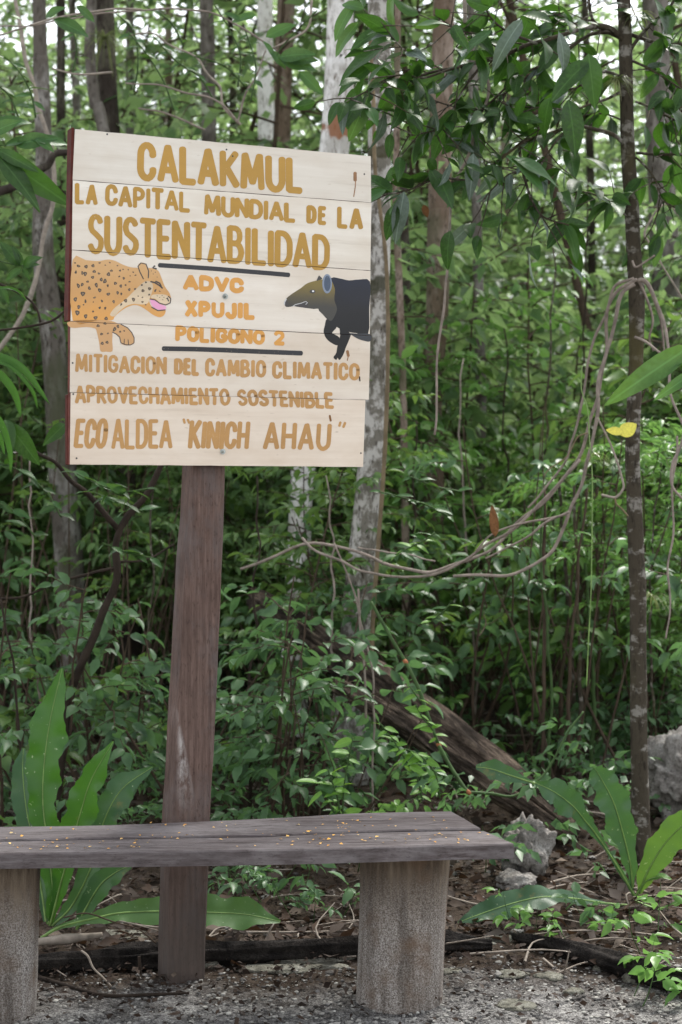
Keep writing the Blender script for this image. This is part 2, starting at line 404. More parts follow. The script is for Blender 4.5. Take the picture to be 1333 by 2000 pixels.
a, b_ = uv(146, 252), uv(139, 628)
box_uv('edge_board', b_[0] - .0085, b_[0] - .001, b_[1] + .002, a[1] + .004, -.045, .001, redwood, a[0] - b_[0])
a, b_ = uv(141, 770), uv(140, 905)
box_uv('edge_board', b_[0] - .006, b_[0] + .005, b_[1] - .004, a[1], -.045, -.023, redwood)
for yy in (320, 830):       # cross battens behind the planks
    a, b_ = uv(180, yy), uv(700, yy)
    box_uv('batten', a[0], b_[0], a[1] - .03, a[1] + .03, -.050, -.0235, redwood)

# ---- paint
def paint(name, rgb, rough=.45, var=.12, rgb2=None, sc_=9):
    m, n, b = newmat(name)
    t = noisy(n, sc_, 5, .65, (.35, 1, 1)); s = noisy(n, 150, 3, .6)
    c1 = tuple(x * (1 - var) for x in rgb); c2 = rgb2 or tuple(min(1, x * (1 + var)) for x in rgb)
    r = ramp(n, [(.32, c1), (.68, c2)]); n.links.new(t.outputs[0], r.inputs[0])
    c = mix(n, maprange(n, s.outputs[0], .66, .72, 0, .35), r.outputs[0], (.62, .5, .35))
    n.links.new(c, b.inputs['Base Color']); b.inputs['Roughness'].default_value = rough
    bump(n, b, t.outputs[0], .06, .002)
    return m
P_UP = paint('ochre_paint', (0.4191, 0.2286, 0.0279), .4, .10); P_MID = paint('orange_paint', (0.635, 0.3048, 0.0635), .45, .10)
P_LOW = paint('tan_orange_paint', (0.4699, 0.254, 0.0825), .4, .12); P_BLACK = paint('black_paint', (.018, .018, .022), .4, .3)
def arc(cx, cy, rx, ry, a0, a1, n=10):
    return [(cx + rx * math.cos(math.radians(a0 + (a1 - a0) * i / n)), cy + ry * math.sin(math.radians(a0 + (a1 - a0) * i / n))) for i in range(n + 1)]
L = lambda *p: list(p)
FONT = {
 'A': (1.05, [L((0, 0), (.48, 1)), L((1, 0), (.52, 1)), L((.2, .3), (.8, .3))]),
 'B': (.9, [L((0, 0), (0, 1)), L((0, 1), (.45, 1)) + arc(.45, .77, .42, .23, 90, -90, 8)[1:] + [(0, .54)], L((0, .54), (.5, .54)) + arc(.5, .27, .5, .27, 90, -90, 8)[1:] + [(0, 0)]]),
 'C': (.9, [L((.98, .70)) + arc(.5, .70, .48, .30, 20, 180, 8) + arc(.5, .30, .5, .30, 180, 340, 8) + [(.98, .28)]]),
 'D': (.95, [L((0, 0), (0, 1)), L((0, 1), (.4, 1)) + arc(.4, .62, .6, .38, 90, 0, 6)[1:] + arc(.4, .38, .6, .38, 0, -90, 6) + [(0, 0)]]),
 'E': (.75, [L((0, 0), (0, 1)), L((0, 1), (.95, 1)), L((0, .52), (.8, .52)), L((0, 0), (1, 0))]),
 'G': (.95, [arc(.5, .70, .48, .30, 15, 180, 8) + arc(.5, .30, .5, .30, 180, 350, 8) + [(1, .42)], L((.6, .44), (1, .44))]),
 'H': (.95, [L((0, 0), (0, 1)), L((1, 0), (1, 1)), L((0, .5), (1, .5))]),
 'I': (.12, [L((.5, 0), (.5, 1))]),
 'J': (.75, [L((1, 1), (1, .3)) + arc(.5, .28, .5, .28, 0, -170, 8)]),
 'K': (.95, [L((0, 0), (0, 1)), L((.95, 1), (.1, .45)), L((.25, .55), (1, 0))]),
 'L': (.75, [L((0, 1), (0, 0)), L((0, 0), (1, 0))]),
 'M': (1.25, [L((0, 0), (.08, 1)), L((.1, 1), (.5, .15)), L((.5, .15), (.9, 1)), L((1, 0), (.92, 1))]),
 'N': (.95, [L((0, 0), (0, 1)), L((0, 1), (1, 0)), L((1, 0), (1, 1))]),
 'O': (.95, [arc(.5, .64, .5, .36, 0, 180, 9) + arc(.5, .36, .5, .36, 180, 360, 9) + [(1, .64)]]),
 'P': (.85, [L((0, 0), (0, 1)), L((0, 1), (.45, 1)) + arc(.45, .73, .52, .27, 90, -90, 8)[1:] + [(0, .46)]]),
 'R': (.9, [L((0, 0), (0, 1)), L((0, 1), (.45, 1)) + arc(.45, .75, .5, .25, 90, -90, 8)[1:] + [(0, .5)], L((.35, .5), (1, 0))]),
 'S': (.85, [arc(.5, .76, .46, .24, 25, 200, 8) + [(.2, .58), (.5, .5), (.8, .41)] + arc(.5, .25, .5, .25, 25, -160, 8)]),
 'T': (.9, [L((0, 1), (1, 1)), L((.5, 1), (.5, 0))]),
 'U': (.95, [L((0, 1), (0, .35)) + arc(.5, .32, .5, .32, 180, 360, 10) + [(1, .35), (1, 1)]]),
 'V': (1.0, [L((0, 1), (.5, 0)), L((1, 1), (.5, 0))]),
 'X': (.9, [L((0, 0), (.95, 1)), L((0.05, 1), (1, 0))]),
 '2': (.8, [arc(.5, .72, .46, .28, 160, -20, 8) + [(.7, .4), (.05, 0)], L((.05, 0), (1, 0))]),
}
def cut_and_place(bm, name, m, base, parent=None):
    """bm in (u, layer, v): cut along the joints, lay on the plank faces"""
    for k in range(1, 5):
        (a, b2) = JL[k]; d = Vector((b2[0] - a[0], 0, b2[1] - a[1])).normalized(); nn = Vector((-d.z, 0, d.x))
        for s in (-.0009, .0009):
            bmesh.ops.bisect_plane(bm, geom=bm.verts[:] + bm.edges[:] + bm.faces[:], plane_co=Vector((a[0], 0, a[1])) + nn * s, plane_no=nn)
        dead = [f for f in bm.faces if abs((f.calc_center_median() - Vector((a[0], 0, a[1]))).dot(nn)) < .00085]
        bmesh.ops.delete(bm, geom=dead, context='FACES')
    for v in bm.verts:
        pass
    # vertices on either side of a joint belong to different planks: use the face centre
    bmesh.ops.split_edges(bm, edges=[e for e in bm.edges if False])
    out = MB()
    for f in bm.faces:
        c = f.calc_center_median()
        if abs(f.normal.y) < .2: continue
        k = 0
        while k < 4 and c.z < jv(k + 1, c.x): k += 1
        P = []
        for v in f.verts:
            u, ly, vv = v.co
            vm = .5 * (jv(k, u) + jv(k + 1, u)); P.append(LP(u, vv, OFF[k] + (vv - vm) * TILT[k] + base + ly))
        if len(P) > 2:
            if (Vector(P[1]) - Vector(P[0])).cross(Vector(P[2]) - Vector(P[0])).y > 0: P = P[::-1]
            out.add(P, [np.arange(len(P))[None, :]])
    bm.free()
    if out.n == 0: return None
    me = out.mesh(name, smooth=False)
    return link(name, me, m, parent or sign)
def ribbon(bm, pts, hw, layer):
    """pts in px; hw half width px"""
    P = [np.array(p, float) for p in pts]; n = len(P); Lf, Rt = [], []
    for i in range(n):
        if i == 0: t = P[1] - P[0]
        elif i == n - 1: t = P[-1] - P[-2]
        else:
            t1 = (P[i] - P[i - 1]); t2 = (P[i + 1] - P[i]); t1 /= np.linalg.norm(t1) + 1e-9; t2 /= np.linalg.norm(t2) + 1e-9; t = t1 + t2
        t = t / (np.linalg.norm(t) + 1e-9); nn = np.array((-t[1], t[0]))
        Lf.append(P[i] + nn * hw); Rt.append(P[i] - nn * hw)
    def vt(p):
        q = uv(*p); return bm.verts.new((q[0], layer, q[1]))
    lv, rv = [vt(p) for p in Lf], [vt(p) for p in Rt]
    for i in range(n - 1): bm.faces.new((lv[i], rv[i], rv[i + 1], lv[i + 1]))
    for end, (c, a_, b2, sgn) in enumerate(((P[0], lv[0], rv[0], -1), (P[-1], lv[-1], rv[-1], 1))):
        t = (P[1] - P[0]) if end == 0 else (P[-1] - P[-2]); t = t / (np.linalg.norm(t) + 1e-9) * sgn; nn = np.array((-t[1], t[0])) * sgn
        cap = []
        for j in range(1, 6):
            an = math.pi * j / 6
            cap.append(vt(c + (nn * math.cos(an) + t * math.sin(an) * .72) * hw))
        bm.faces.new([a_] + cap + [b2])
def word(text, x0, x1, yt0, yt1, yb0, yb1, sw, m, slant=0.0, gap=.26, seed=1, tight=1.0):
    rn = random.Random(seed + len(text) * 7); bm = bmesh.new()
    H = yb0 - yt0
    g = sw * 1.0 + gap * sw
    adv = [FONT[c][0] for c in text]
    total = x1 - x0 - sw; avail = total - g * (len(text) - 1)
    k = avail / sum(adv); x = x0 + sw / 2
    for ci, c in enumerate(text):
        wpx = FONT[c][0] * k; jt = rn.uniform(-.02, .02) * H; jb = rn.uniform(-.02, .02) * H
        for si, st in enumerate(FONT[c][1]):
            pts = []
            for (lx, ly) in st:
                X = x + lx * wpx; s = (X - x0) / (x1 - x0)
                top = yt0 + (yt1 - yt0) * s + sw / 2 + jt; bot = yb0 + (yb1 - yb0) * s - sw / 2 + jb
                Y_ = bot + (top - bot) * ly; X += slant * (bot - Y_) * 1.0
                pts.append((X + rn.uniform(-.25, .25), Y_ + rn.uniform(-.3, .3)))
            ribbon(bm, pts, sw / 2 * rn.uniform(.93, 1.07), .00006 * si)
        x += wpx + g
    return cut_and_place(bm, 'lettering', m, .0004)
word('CALAKMUL', 268, 593, 276.5, 307, 353, 381, 13.5, P_UP, gap=.05)
word('LA', 146, 191, 355.5, 361, 400, 402, 8.5, P_UP); word('CAPITAL', 205, 372, 359, 374, 402, 416, 8.5, P_UP, gap=.05)
word('MUNDIAL', 398, 578, 378, 397, 421, 436, 9, P_UP, gap=0); word('DE', 598, 638, 400, 403, 437, 440, 8.5, P_UP); word('LA', 658, 709, 403, 407, 446, 449, 9, P_UP, seed=4)
word('SUSTENTABILIDAD', 171, 645, 415, 459, 495, 530, 11.5, P_UP, gap=.0)
word('ADVC', 357, 477, 535, 543, 567, 574, 9.5, P_MID, gap=0); word('XPUJIL', 361, 499, 586, 591, 619, 625, 9.5, P_MID, gap=.1)
word('POLIGONO', 342, 517, 635.5, 644, 667, 675, 8.5, P_MID, gap=0); word('2', 533, 556, 645, 646, 674, 675, 8, P_MID)
word('MITIGACION', 147, 326, 690, 697, 727, 732, 7, P_LOW, gap=.05); word('DEL', 340, 390, 698.5, 701, 732, 734.5, 8.2, P_LOW, gap=0)
word('CAMBIO', 400.5, 520, 699.5, 704, 735, 738.5, 7.2, P_LOW, gap=.1); word('CLIMATICO', 531.5, 702.5, 705, 709, 739.5, 744, 7.2, P_LOW, gap=.1)
word('APROVECHAMIENTO', 145.5, 449, 752, 758, 788, 793, 7, P_LOW, gap=.05); word('SOSTENIBLE', 463, 651.5, 760, 766, 793, 799, 7, P_LOW, gap=.05)
word('ECO', 144, 208, 816, 817, 876, 877, 8.6, P_LOW, .09, gap=-.1); word('ALDEA', 217, 337, 817, 819, 876.5, 878, 8, P_LOW, 0.0, gap=0)
word('KINICH', 367, 486, 820.5, 823, 877, 879, 9, P_LOW, .06, gap=-.05); word('AHAU', 513, 646, 823, 827, 879, 880.5, 9, P_LOW, .04, gap=.3)
def strokes(name, lst, m, base=.0004):
    bm = bmesh.new()
    for i, (pts, hw) in enumerate(lst): ribbon(bm, pts, hw, .00005 * i)
    return cut_and_place(bm, name, m, base)
strokes('quotation_mark', [([(358, 819), (360, 826)], 2.4), ([(366, 820), (369, 826)], 2.4)], P_LOW)
strokes('quotation_mark', [([(664, 825), (662, 832)], 2.4), ([(673, 826), (670, 834)], 2.6)], P_LOW)
strokes('accent_mark', [([(643, 812), (645, 822)], 2.0)], plain('knot_brown', (.22, .11, .045), .6), .0002)
def bar(pts, hw):
    return strokes('painted_bar', [(pts, hw)], P_BLACK)
bar([(312, 518), (360, 521), (420, 525), (480, 530), (530, 534), (564, 537)], 4.4)
bar([(319, 681), (380, 682), (440, 684), (510, 687), (588, 690)], 4.6)
KN = plain('knot_stain', (.27, .13, .05), .5, 30)
strokes('knot', [([(694, 338), (694, 352)], 3.4), ([(695, 352), (694, 366), (691, 384)], 1.0)], KN, .00015)
strokes('knot', [([(678, 686), (680, 695)], 2.8), ([(680, 695), (678, 704)], 1.0)], KN, .00015)
strokes('knot', [([(702, 736), (703, 744)], 1.2)], plain('crack_black', (.03, .02, .02), .8), .0009)

def poly(name, pts, m, layer, parent=None, smooth=True, xf=None):
    P = [np.array(xf(*p) if xf else p, float) for p in pts]
    if smooth:
        Q = P[-1:] + P + P[:2]; out = []
        for i in range(1, len(Q) - 2):
            a, b2, c, d = Q[i - 1:i + 3]
            for t in (0, .34, .67):
                out.append(.5 * (2 * b2 + (c - a) * t + (2 * a - 5 * b2 + 4 * c - d) * t * t + (3 * b2 - 3 * c + d - a) * t ** 3))
        P = out
    tri = tessellate_polygon([[Vector((p[0], -p[1], 0)) for p in P]])
    bm = bmesh.new(); vs = []
    for p in P:
        q = uv(*p); vs.append(bm.verts.new((q[0], 0, q[1])))
    for t in tri:
        try: bm.faces.new([vs[i] for i in t])
        except ValueError: pass
    bm.normal_update()
    return cut_and_place(bm, name, m, layer, parent)
def grad(name, stops, axis, a, b2, rough=.4, nz=.5, rgbspot=None):
    m, n, b = newmat(name); tc = N(n, 'ShaderNodeTexCoord'); sep = N(n, 'ShaderNodeSeparateXYZ'); n.links.new(tc.outputs['Object'], sep.inputs[0])
    v = maprange(n, sep.outputs[axis], a, b2)
    t = noisy(n, 24, 5, .7); md = N(n, 'ShaderNodeMath', operation='MULTIPLY_ADD'); n.links.new(t.outputs[0], md.inputs[0]); md.inputs[1].default_value = nz
    n.links.new(v, md.inputs[2]); sb = N(n, 'ShaderNodeMath', operation='SUBTRACT'); n.links.new(md.outputs[0], sb.inputs[0]); sb.inputs[1].default_value = nz / 2
    r = ramp(n, stops); n.links.new(sb.outputs[0], r.inputs[0]); n.links.new(r.outputs[0], b.inputs['Base Color'])
    b.inputs['Roughness'].default_value = rough; return m
J = lambda x, y: (120 + x / 4.166, 480 + y / 4.166)
jz0, jz1 = uv(150, 620)[1] + DZ, uv(150, 510)[1] + DZ
JAG = grad('jaguar_coat_paint', [(0, (0.6858, 0.3302, 0.0762)), (.45, (0.5588, 0.2984, 0.1016)), (1, (0.5969, 0.3556, 0.1524))], 'Z', jz0, jz1)
CRM = paint('pale_cream_coat_paint', (0.635, 0.4953, 0.3302), .45, .2); DK = paint('dark_outline_paint', (.05, .045, .045), .5, .3)
body = poly('painted_jaguar', [(92, 116), (200, 117), (300, 125), (380, 112), (440, 124), (500, 153), (560, 174), (625, 180), (700, 180), (752, 186), (790, 205), (815, 260), (842, 330), (880, 385), (893, 430),
    (886, 468), (852, 482), (800, 474), (760, 440), (722, 432), (716, 455), (735, 495), (785, 528), (846, 522), (838, 562), (800, 582), (745, 562), (690, 522), (640, 492), (592, 483), (535, 500), (470, 543), (432, 580), (412, 606), (300, 606), (92, 606)], JAG, .0004, xf=J)
LEG = grad('jaguar_leg_paint', [(0, (0.5588, 0.3175, 0.1397)), (1, (0.5842, 0.3302, 0.1397))], 'Z', jz0 - .1, jz0)
poly('foreleg', [(70, 612), (412, 612), (414, 700), (412, 780), (414, 858), (362, 862), (318, 858), (306, 790), (282, 690), (262, 672), (200, 662), (75, 667)], LEG, .0004, body, xf=J)
poly('paw', [(408, 618), (470, 638), (530, 668), (575, 718), (594, 775), (584, 800), (548, 812), (500, 806), (480, 788), (470, 742), (440, 716), (412, 700)], LEG, .00048, body, xf=J)
poly('throat', [(430, 575), (395, 560), (440, 500), (520, 440), (600, 360), (680, 290), (735, 300), (745, 350), (720, 425), (700, 470), (640, 478), (590, 473), (530, 490), (470, 535)], CRM, .00046, body, xf=J)
poly('muzzle', [(740, 400), (790, 395), (850, 400), (886, 430), (880, 462), (850, 474), (805, 466), (765, 432), (730, 425)], CRM, .00050, body, xf=J)
poly('mouth', [(724, 436), (760, 446), (800, 474), (846, 492), (850, 515), (800, 522), (752, 502), (730, 470)], paint('pink_mouth_paint', (.72, .32, .50), .4), .00054, body, xf=J)
poly('ear', [(625, 160), (640, 142), (665, 137), (692, 152), (708, 200), (704, 262), (678, 270), (655, 245), (632, 205)], JAG, .00050, body, xf=J)
def lines(name, lst, m, layer, parent):
    bm = bmesh.new()
    for i, (pts, hw) in enumerate(lst): ribbon(bm, [J(*p) for p in pts], hw / 4.166, .00002 * i)
    return cut_and_place(bm, name, m, layer, parent)
lines('dark_outline', [([(668, 270), (640, 215), (624, 168), (648, 140), (690, 150), (710, 205), (708, 262)], 4.5), ([(760, 165), (745, 180), (772, 188)], 7),
    ([(722, 434), (760, 440), (800, 468), (850, 482), (886, 465), (890, 430), (870, 412)], 4.5), ([(735, 500), (785, 528), (845, 522)], 4.5),
    ([(728, 292), (760, 300), (800, 325), (822, 345)], 6), ([(768, 290), (800, 305), (812, 330)], 6), ([(412, 704), (445, 720), (472, 745), (482, 790), (520, 806), (560, 808), (588, 792), (590, 750), (570, 708), (535, 668), (480, 640)], 3.5),
    ([(510, 760), (508, 800)], 3), ([(540, 765), (545, 803)], 3), ([(862, 425), (872, 450)], 5)], DK, .0006, body)
SPOTS = [(112, 140, 9, 6), (140, 165, 16, 10), (202, 170, 15, 14), (258, 163, 13, 14), (312, 140, 10, 6), (358, 158, 7, 5), (395, 137, 8, 5), (118, 215, 9, 14), (172, 222, 10, 16), (195, 228, 14, 18), (268, 210, 15, 12), (306, 226, 11, 8), (255, 257, 14, 12),
  (214, 292, 12, 9), (325, 275, 12, 16), (355, 288, 14, 20), (384, 232, 15, 16), (408, 203, 12, 9), (457, 162, 7, 5), (478, 202, 9, 8), (503, 193, 7, 5), (545, 195, 5, 6), (472, 250, 9, 6), (508, 265, 10, 11), (440, 306, 13, 13), (484, 328, 11, 14), (555, 293, 10, 6), (585, 215, 8, 6), (604, 240, 9, 5), (560, 245, 5, 5), (138, 325, 12, 20), (170, 316, 11, 15), (228, 345, 11, 16), (285, 320, 12, 20),
  (312, 362, 14, 17), (378, 325, 8, 12), (382, 393, 16, 12), (175, 390, 19, 19), (458, 383, 10, 15), (488, 392, 8, 12), (114, 436, 14, 18), (196, 452, 8, 16), (270, 422, 12, 7), (330, 450, 8, 12), (426, 455, 10, 14), (180, 480, 6, 6), (260, 458, 6, 5), (312, 505, 9, 11), (357, 508, 9, 12), (142, 498, 13, 17), (130, 545, 18, 21), (198, 573, 14, 18), (258, 535, 8, 8), (278, 586, 17, 15), (364, 592, 15, 15), (523, 447, 14, 15), (587, 438, 13, 17), (487, 478, 7, 12), (655, 320, 9, 8), (688, 298, 8, 8), (664, 366, 13, 12), (718, 350, 14, 13), (600, 352, 10, 8), (553, 357, 10, 12), (523, 320, 8, 8), (715, 398, 9, 8), (660, 420, 8, 5), (625, 410, 6, 5), (660, 458, 10, 8), (686, 480, 6, 6), (765, 365, 7, 14), (800, 370, 8, 4),
  (733, 205, 4, 4), (765, 215, 4, 4), (748, 230, 4, 4), (780, 255, 3, 4), (820, 405, 5, 3), (835, 420, 5, 3), (855, 430, 4, 3), (780, 408, 5, 3), (800, 420, 5, 3), (825, 440, 5, 3),
  (296, 652, 14, 11), (352, 633, 13, 11), (325, 719, 13, 10), (376, 714, 10, 6), (330, 795, 13, 13), (370, 786, 13, 12), (430, 680, 13, 19), (457, 657, 11, 14), (475, 700, 9, 8), (508, 694, 8, 6)]
def spots(name, lst, m, layer, parent, f=1.0):
    bm = bmesh.new(); rn = random.Random(3)
    for (x, y, a, b2) in lst:
        ph = rn.uniform(0, 6); th = rn.uniform(-.5, .5); vs = []
        for i in range(9):
            an = 2 * math.pi * i / 9; r = f * (1 + .16 * math.sin(3 * an + ph) + rn.uniform(-.06, .06))
            dx, dy = a * r * math.cos(an), b2 * r * math.sin(an)
            q = uv(*J(x + dx * math.cos(th) - dy * math.sin(th), y + dx * math.sin(th) + dy * math.cos(th))); vs.append(bm.verts.new((q[0], 0, q[1])))
        bm.faces.new(vs)
    bm.normal_update()
    return cut_and_place(bm, name, m, layer, parent)
spots('coat_spots', SPOTS, paint('spot_paint', (.075, .055, .04), .5, .4), .00058, body)
spots('spot_centres', [(x + 1, y + 1, a * .42, b2 * .42) for x, y, a, b2 in SPOTS if a > 9], paint('spot_centre_paint', (.26, .18, .11), .5, .3), .00066, body)
# tapir
T = lambda x, y: (480 + x / 4.65, 500 + y / 4.65)
tz0, tz1 = uv(690, 655)[1] + DZ, uv(690, 545)[1] + DZ; tu0, tu1 = uv(556, 600)[0], uv(650, 600)[0]
TB = grad('tapir_body_paint', [(0, (.004, .004, .005)), (.45, (.010, .010, .012)), (1, (.012, .015, .030))], 'Z', tz0, tz1, .55)
THd = grad('tapir_head_paint', [(0, (.045, .042, .035)), (.35, (.085, .07, .035)), (.8, (.17, .125, .03)), (1, (.19, .14, .03))], 'Z', uv(590, 598)[1] + DZ, uv(590, 552)[1] + DZ, .4, .3)
tap = poly('painted_tapir', [(775, 202), (860, 205), (940, 222), (1030, 214), (1130, 234), (1122, 480), (1112, 704), (1000, 700), (905, 682), (820, 641), (745, 580), (700, 530), (662, 482), (720, 420), (745, 330)], TB, .0004, xf=T)
poly('head', [(352, 430), (370, 385), (430, 338), (500, 293), (560, 248), (640, 224), (700, 213), (770, 215), (810, 300), (805, 400), (830, 480), (800, 560), (770, 590), (735, 565), (690, 520), (660, 480), (620, 481), (560, 474), (500, 464), (440, 455), (400, 462), (365, 461)], THd, .00048, tap, xf=T)
poly('foreleg', [(735, 575), (790, 600), (825, 645), (798, 680), (788, 705), (846, 742), (832, 812), (762, 782), (716, 732), (708, 680), (720, 625)], TB, .00044, tap, xf=T)
poly('foreleg', [(858, 650), (946, 700), (932, 768), (906, 830), (884, 895), (850, 945), (832, 925), (820, 945), (795, 920), (820, 880), (832, 800), (850, 740), (856, 690)], TB, .00052, tap, xf=T)
poly('belly', [(940, 702), (1010, 706), (1128, 710), (1125, 776), (1060, 768), (1000, 746)], paint('grey_belly_paint', (.035, .038, .045), .4, .3), .00056, tap, xf=T)
el = lambda cx, cy, rx, ry: [(cx + rx * math.cos(a / 12 * 2 * math.pi), cy + ry * math.sin(a / 12 * 2 * math.pi)) for a in range(12)]
poly('ear', el(740, 252, 44, 88), paint('grey_blue_ear_rim_paint', (.20, .24, .31), .4), .00060, tap, xf=T)
poly('ear', el(742, 250, 30, 70), paint('slate_ear_paint', (.05, .075, .12), .4), .00068, tap, xf=T)
poly('ear', [(645, 225), (655, 198), (666, 178), (682, 190), (697, 207), (670, 218)], DK, .0006, tap, xf=T)
poly('eye', el(607, 323, 27, 17), DK, .0006, tap, xf=T); poly('eye', el(612, 320, 10, 8), paint('white_glint_paint', (.8, .8, .8), .4), .00068, tap, xf=T)
poly('mouth', [(440, 455), (480, 440), (545, 418), (568, 425), (560, 470), (520, 468)], DK, .00060, tap, xf=T)
bm = bmesh.new()
for i, (pts, hw) in enumerate([([(425, 460), (450, 442), (500, 430), (545, 413), (562, 425), (545, 440)], 3.0), ([(352, 440), (352, 420), (368, 392)], 5)]): ribbon(bm, [T(*p) for p in pts], hw / 4.65, .00002 * i)
cut_and_place(bm, 'mouth_line', paint('pale_line_paint', (.55, .55, .55), .4), .00068, tap)
poly('nose', el(368, 430, 17, 26), DK, .0006, tap, xf=T)
# small marks too fine to pick apart
for o_ in sc.objects:
    if o_.name.split('.')[0] in ('dark_outline', 'coat_spots', 'spot_centres', 'mouth_line'): o_['kind'] = 'stuff'
# bolts
steel = plain('zinc_steel', (.38, .40, .38), .35, 40); steel.node_tree.nodes['Principled BSDF'].inputs['Metallic'].default_value = .8
for (px, py) in ((440, 579), (435, 882)):
    q = uv(px, py); w0 = bw(q[0], q[1]) + .0012
    bm = bmesh.new()
    for r, d0, d1, sg in ((.0085, 0, .0015, 16), (.0055, .0015, .008, 6), (.003, .008, .014, 10)):
        bmesh.ops.create_cone(bm, cap_ends=True, segments=sg, radius1=r, radius2=r, depth=d1 - d0,
            matrix=Matrix.Translation(LP(q[0], q[1], w0 + (d0 + d1) / 2 + .0002)) @ Matrix.Rotation(math.pi / 2, 4, 'X'))
    me = bpy.data.meshes.new('bolt'); bm.to_mesh(me); bm.free(); link('bolt', me, steel, sign)
bm = bmesh.new()
for (px, py) in ((142, 709), (142, 770), (210, 262), (443, 292), (712, 340), (705, 885), (150, 895), (455, 305)):
    q = uv(px, py); bmesh.ops.create_cone(bm, cap_ends=True, segments=10, radius1=.0026, radius2=.0026, depth=.001, matrix=Matrix.Translation(LP(q[0], q[1], bw(q[0], q[1]) + .0005)) @ Matrix.Rotation(math.pi / 2, 4, 'X'))
me = bpy.data.meshes.new('nail_heads'); bm.to_mesh(me); bm.free(); link('nail_heads', me, P_BLACK, sign)['kind'] = 'stuff'
# post
def post_splash(n, c):
    tc = N(n, 'ShaderNodeTexCoord'); s = N(n, 'ShaderNodeSeparateXYZ'); n.links.new(tc.outputs['Object'], s.inputs[0])
    q0, q1 = uv(348, 1385, -.03), uv(380, 1590, -.03)
    z0, z1 = q1[1] + DZ, q0[1] + DZ
    k = maprange(n, s.outputs['Z'], z1, z0)                      # 0 tip .. 1 bottom
    lean = N(n, 'ShaderNodeMath', operation='MULTIPLY_ADD'); n.links.new(k, lean.inputs[0]); lean.inputs[1].default_value = -(q1[0] - q0[0]) * .55; n.links.new(s.outputs['X'], lean.inputs[2])
    sb = N(n, 'ShaderNodeMath', operation='SUBTRACT'); n.links.new(lean.outputs[0], sb.inputs[0]); sb.inputs[1].default_value = q0[0]
    ab = N(n, 'ShaderNodeMath', operation='ABSOLUTE'); n.links.new(sb.outputs[0], ab.inputs[0])
    wd = N(n, 'ShaderNodeMath', operation='MULTIPLY'); n.links.new(k, wd.inputs[0]); wd.inputs[1].default_value = .036
    df = N(n, 'ShaderNodeMath', operation='SUBTRACT'); n.links.new(wd.outputs[0], df.inputs[0]); n.links.new(ab.outputs[0], df.inputs[1])
    mk = maprange(n, df.outputs[0], -.002, .012)
    nz = noisy(n, 40, 5, .75, (1, 1, .4)); m2 = N(n, 'ShaderNodeMath', operation='MULTIPLY'); n.links.new(mk, m2.inputs[0]); n.links.new(maprange(n, nz.outputs[0], .40, .62), m2.inputs[1])
    fd = N(n, 'ShaderNodeMath', operation='MULTIPLY'); n.links.new(m2.outputs[0], fd.inputs[0]); n.links.new(maprange(n, k, .5, 1.0, 1.0, 0), fd.inputs[1])
    c = mix(n, fd.outputs[0], c, (.42, .39, .37))
    gk = maprange(n, s.outputs['Z'], .45, .1, 0, .6)             # earth-grey foot
    return mix(n, gk, c, (.085, .075, .066))
WP = wood('weathered_purple_brown_post', (0.0278, 0.0171, 0.0142), (0.1112, 0.0698, 0.0568), (0.1931, 0.1354, 0.1135), 'Z', post_splash, gs=2.2, blot=(.125, .108, .104))
rows = []
cr = [(912, 376, 441), (1100, 364, 435), (1400, 348, 423), (1590, 337, 412), (1700, 333, 409), (1935, 327, 400)]
top_ = uv(383, 300, -.03), uv(450, 300, -.03)
segz = [(top_[0], top_[1])] + [(uv(a, y, -.03), uv(b2, y, -.03)) for y, a, b2 in cr]
PT = catmull([(*a, *b2) for a, b2 in segz], 10)
bm = bmesh.new(); rows = []
DEP = .09; c_ = .006
for i, (u0, v0, u1, v1) in enumerate(PT):
    v = v0; jj = lambda a: .0022 * noise.noise(Vector((a * 5, v * 6, 0)))
    rect = [(u0 + c_, -.03), (u1 - c_, -.03), (u1, -.03 - c_), (u1, -.03 - DEP), (u0, -.03 - DEP), (u0, -.03 - c_)]
    rows.append([bm.verts.new(LP(u + jj(j), v, w_ + jj(j + 9))) for j, (u, w_) in enumerate(rect)])
for a, b2 in zip(rows[:-1], rows[1:]):
    for j in range(6): bm.faces.new((a[j], a[(j + 1) % 6], b2[(j + 1) % 6], b2[j]))
bm.faces.new(rows[0]); bm.faces.new(rows[-1]); bmesh.ops.recalc_face_normals(bm, faces=bm.faces)
me = bpy.data.meshes.new('post'); bm.to_mesh(me); bm.free(); link('post', me, WP, sign)

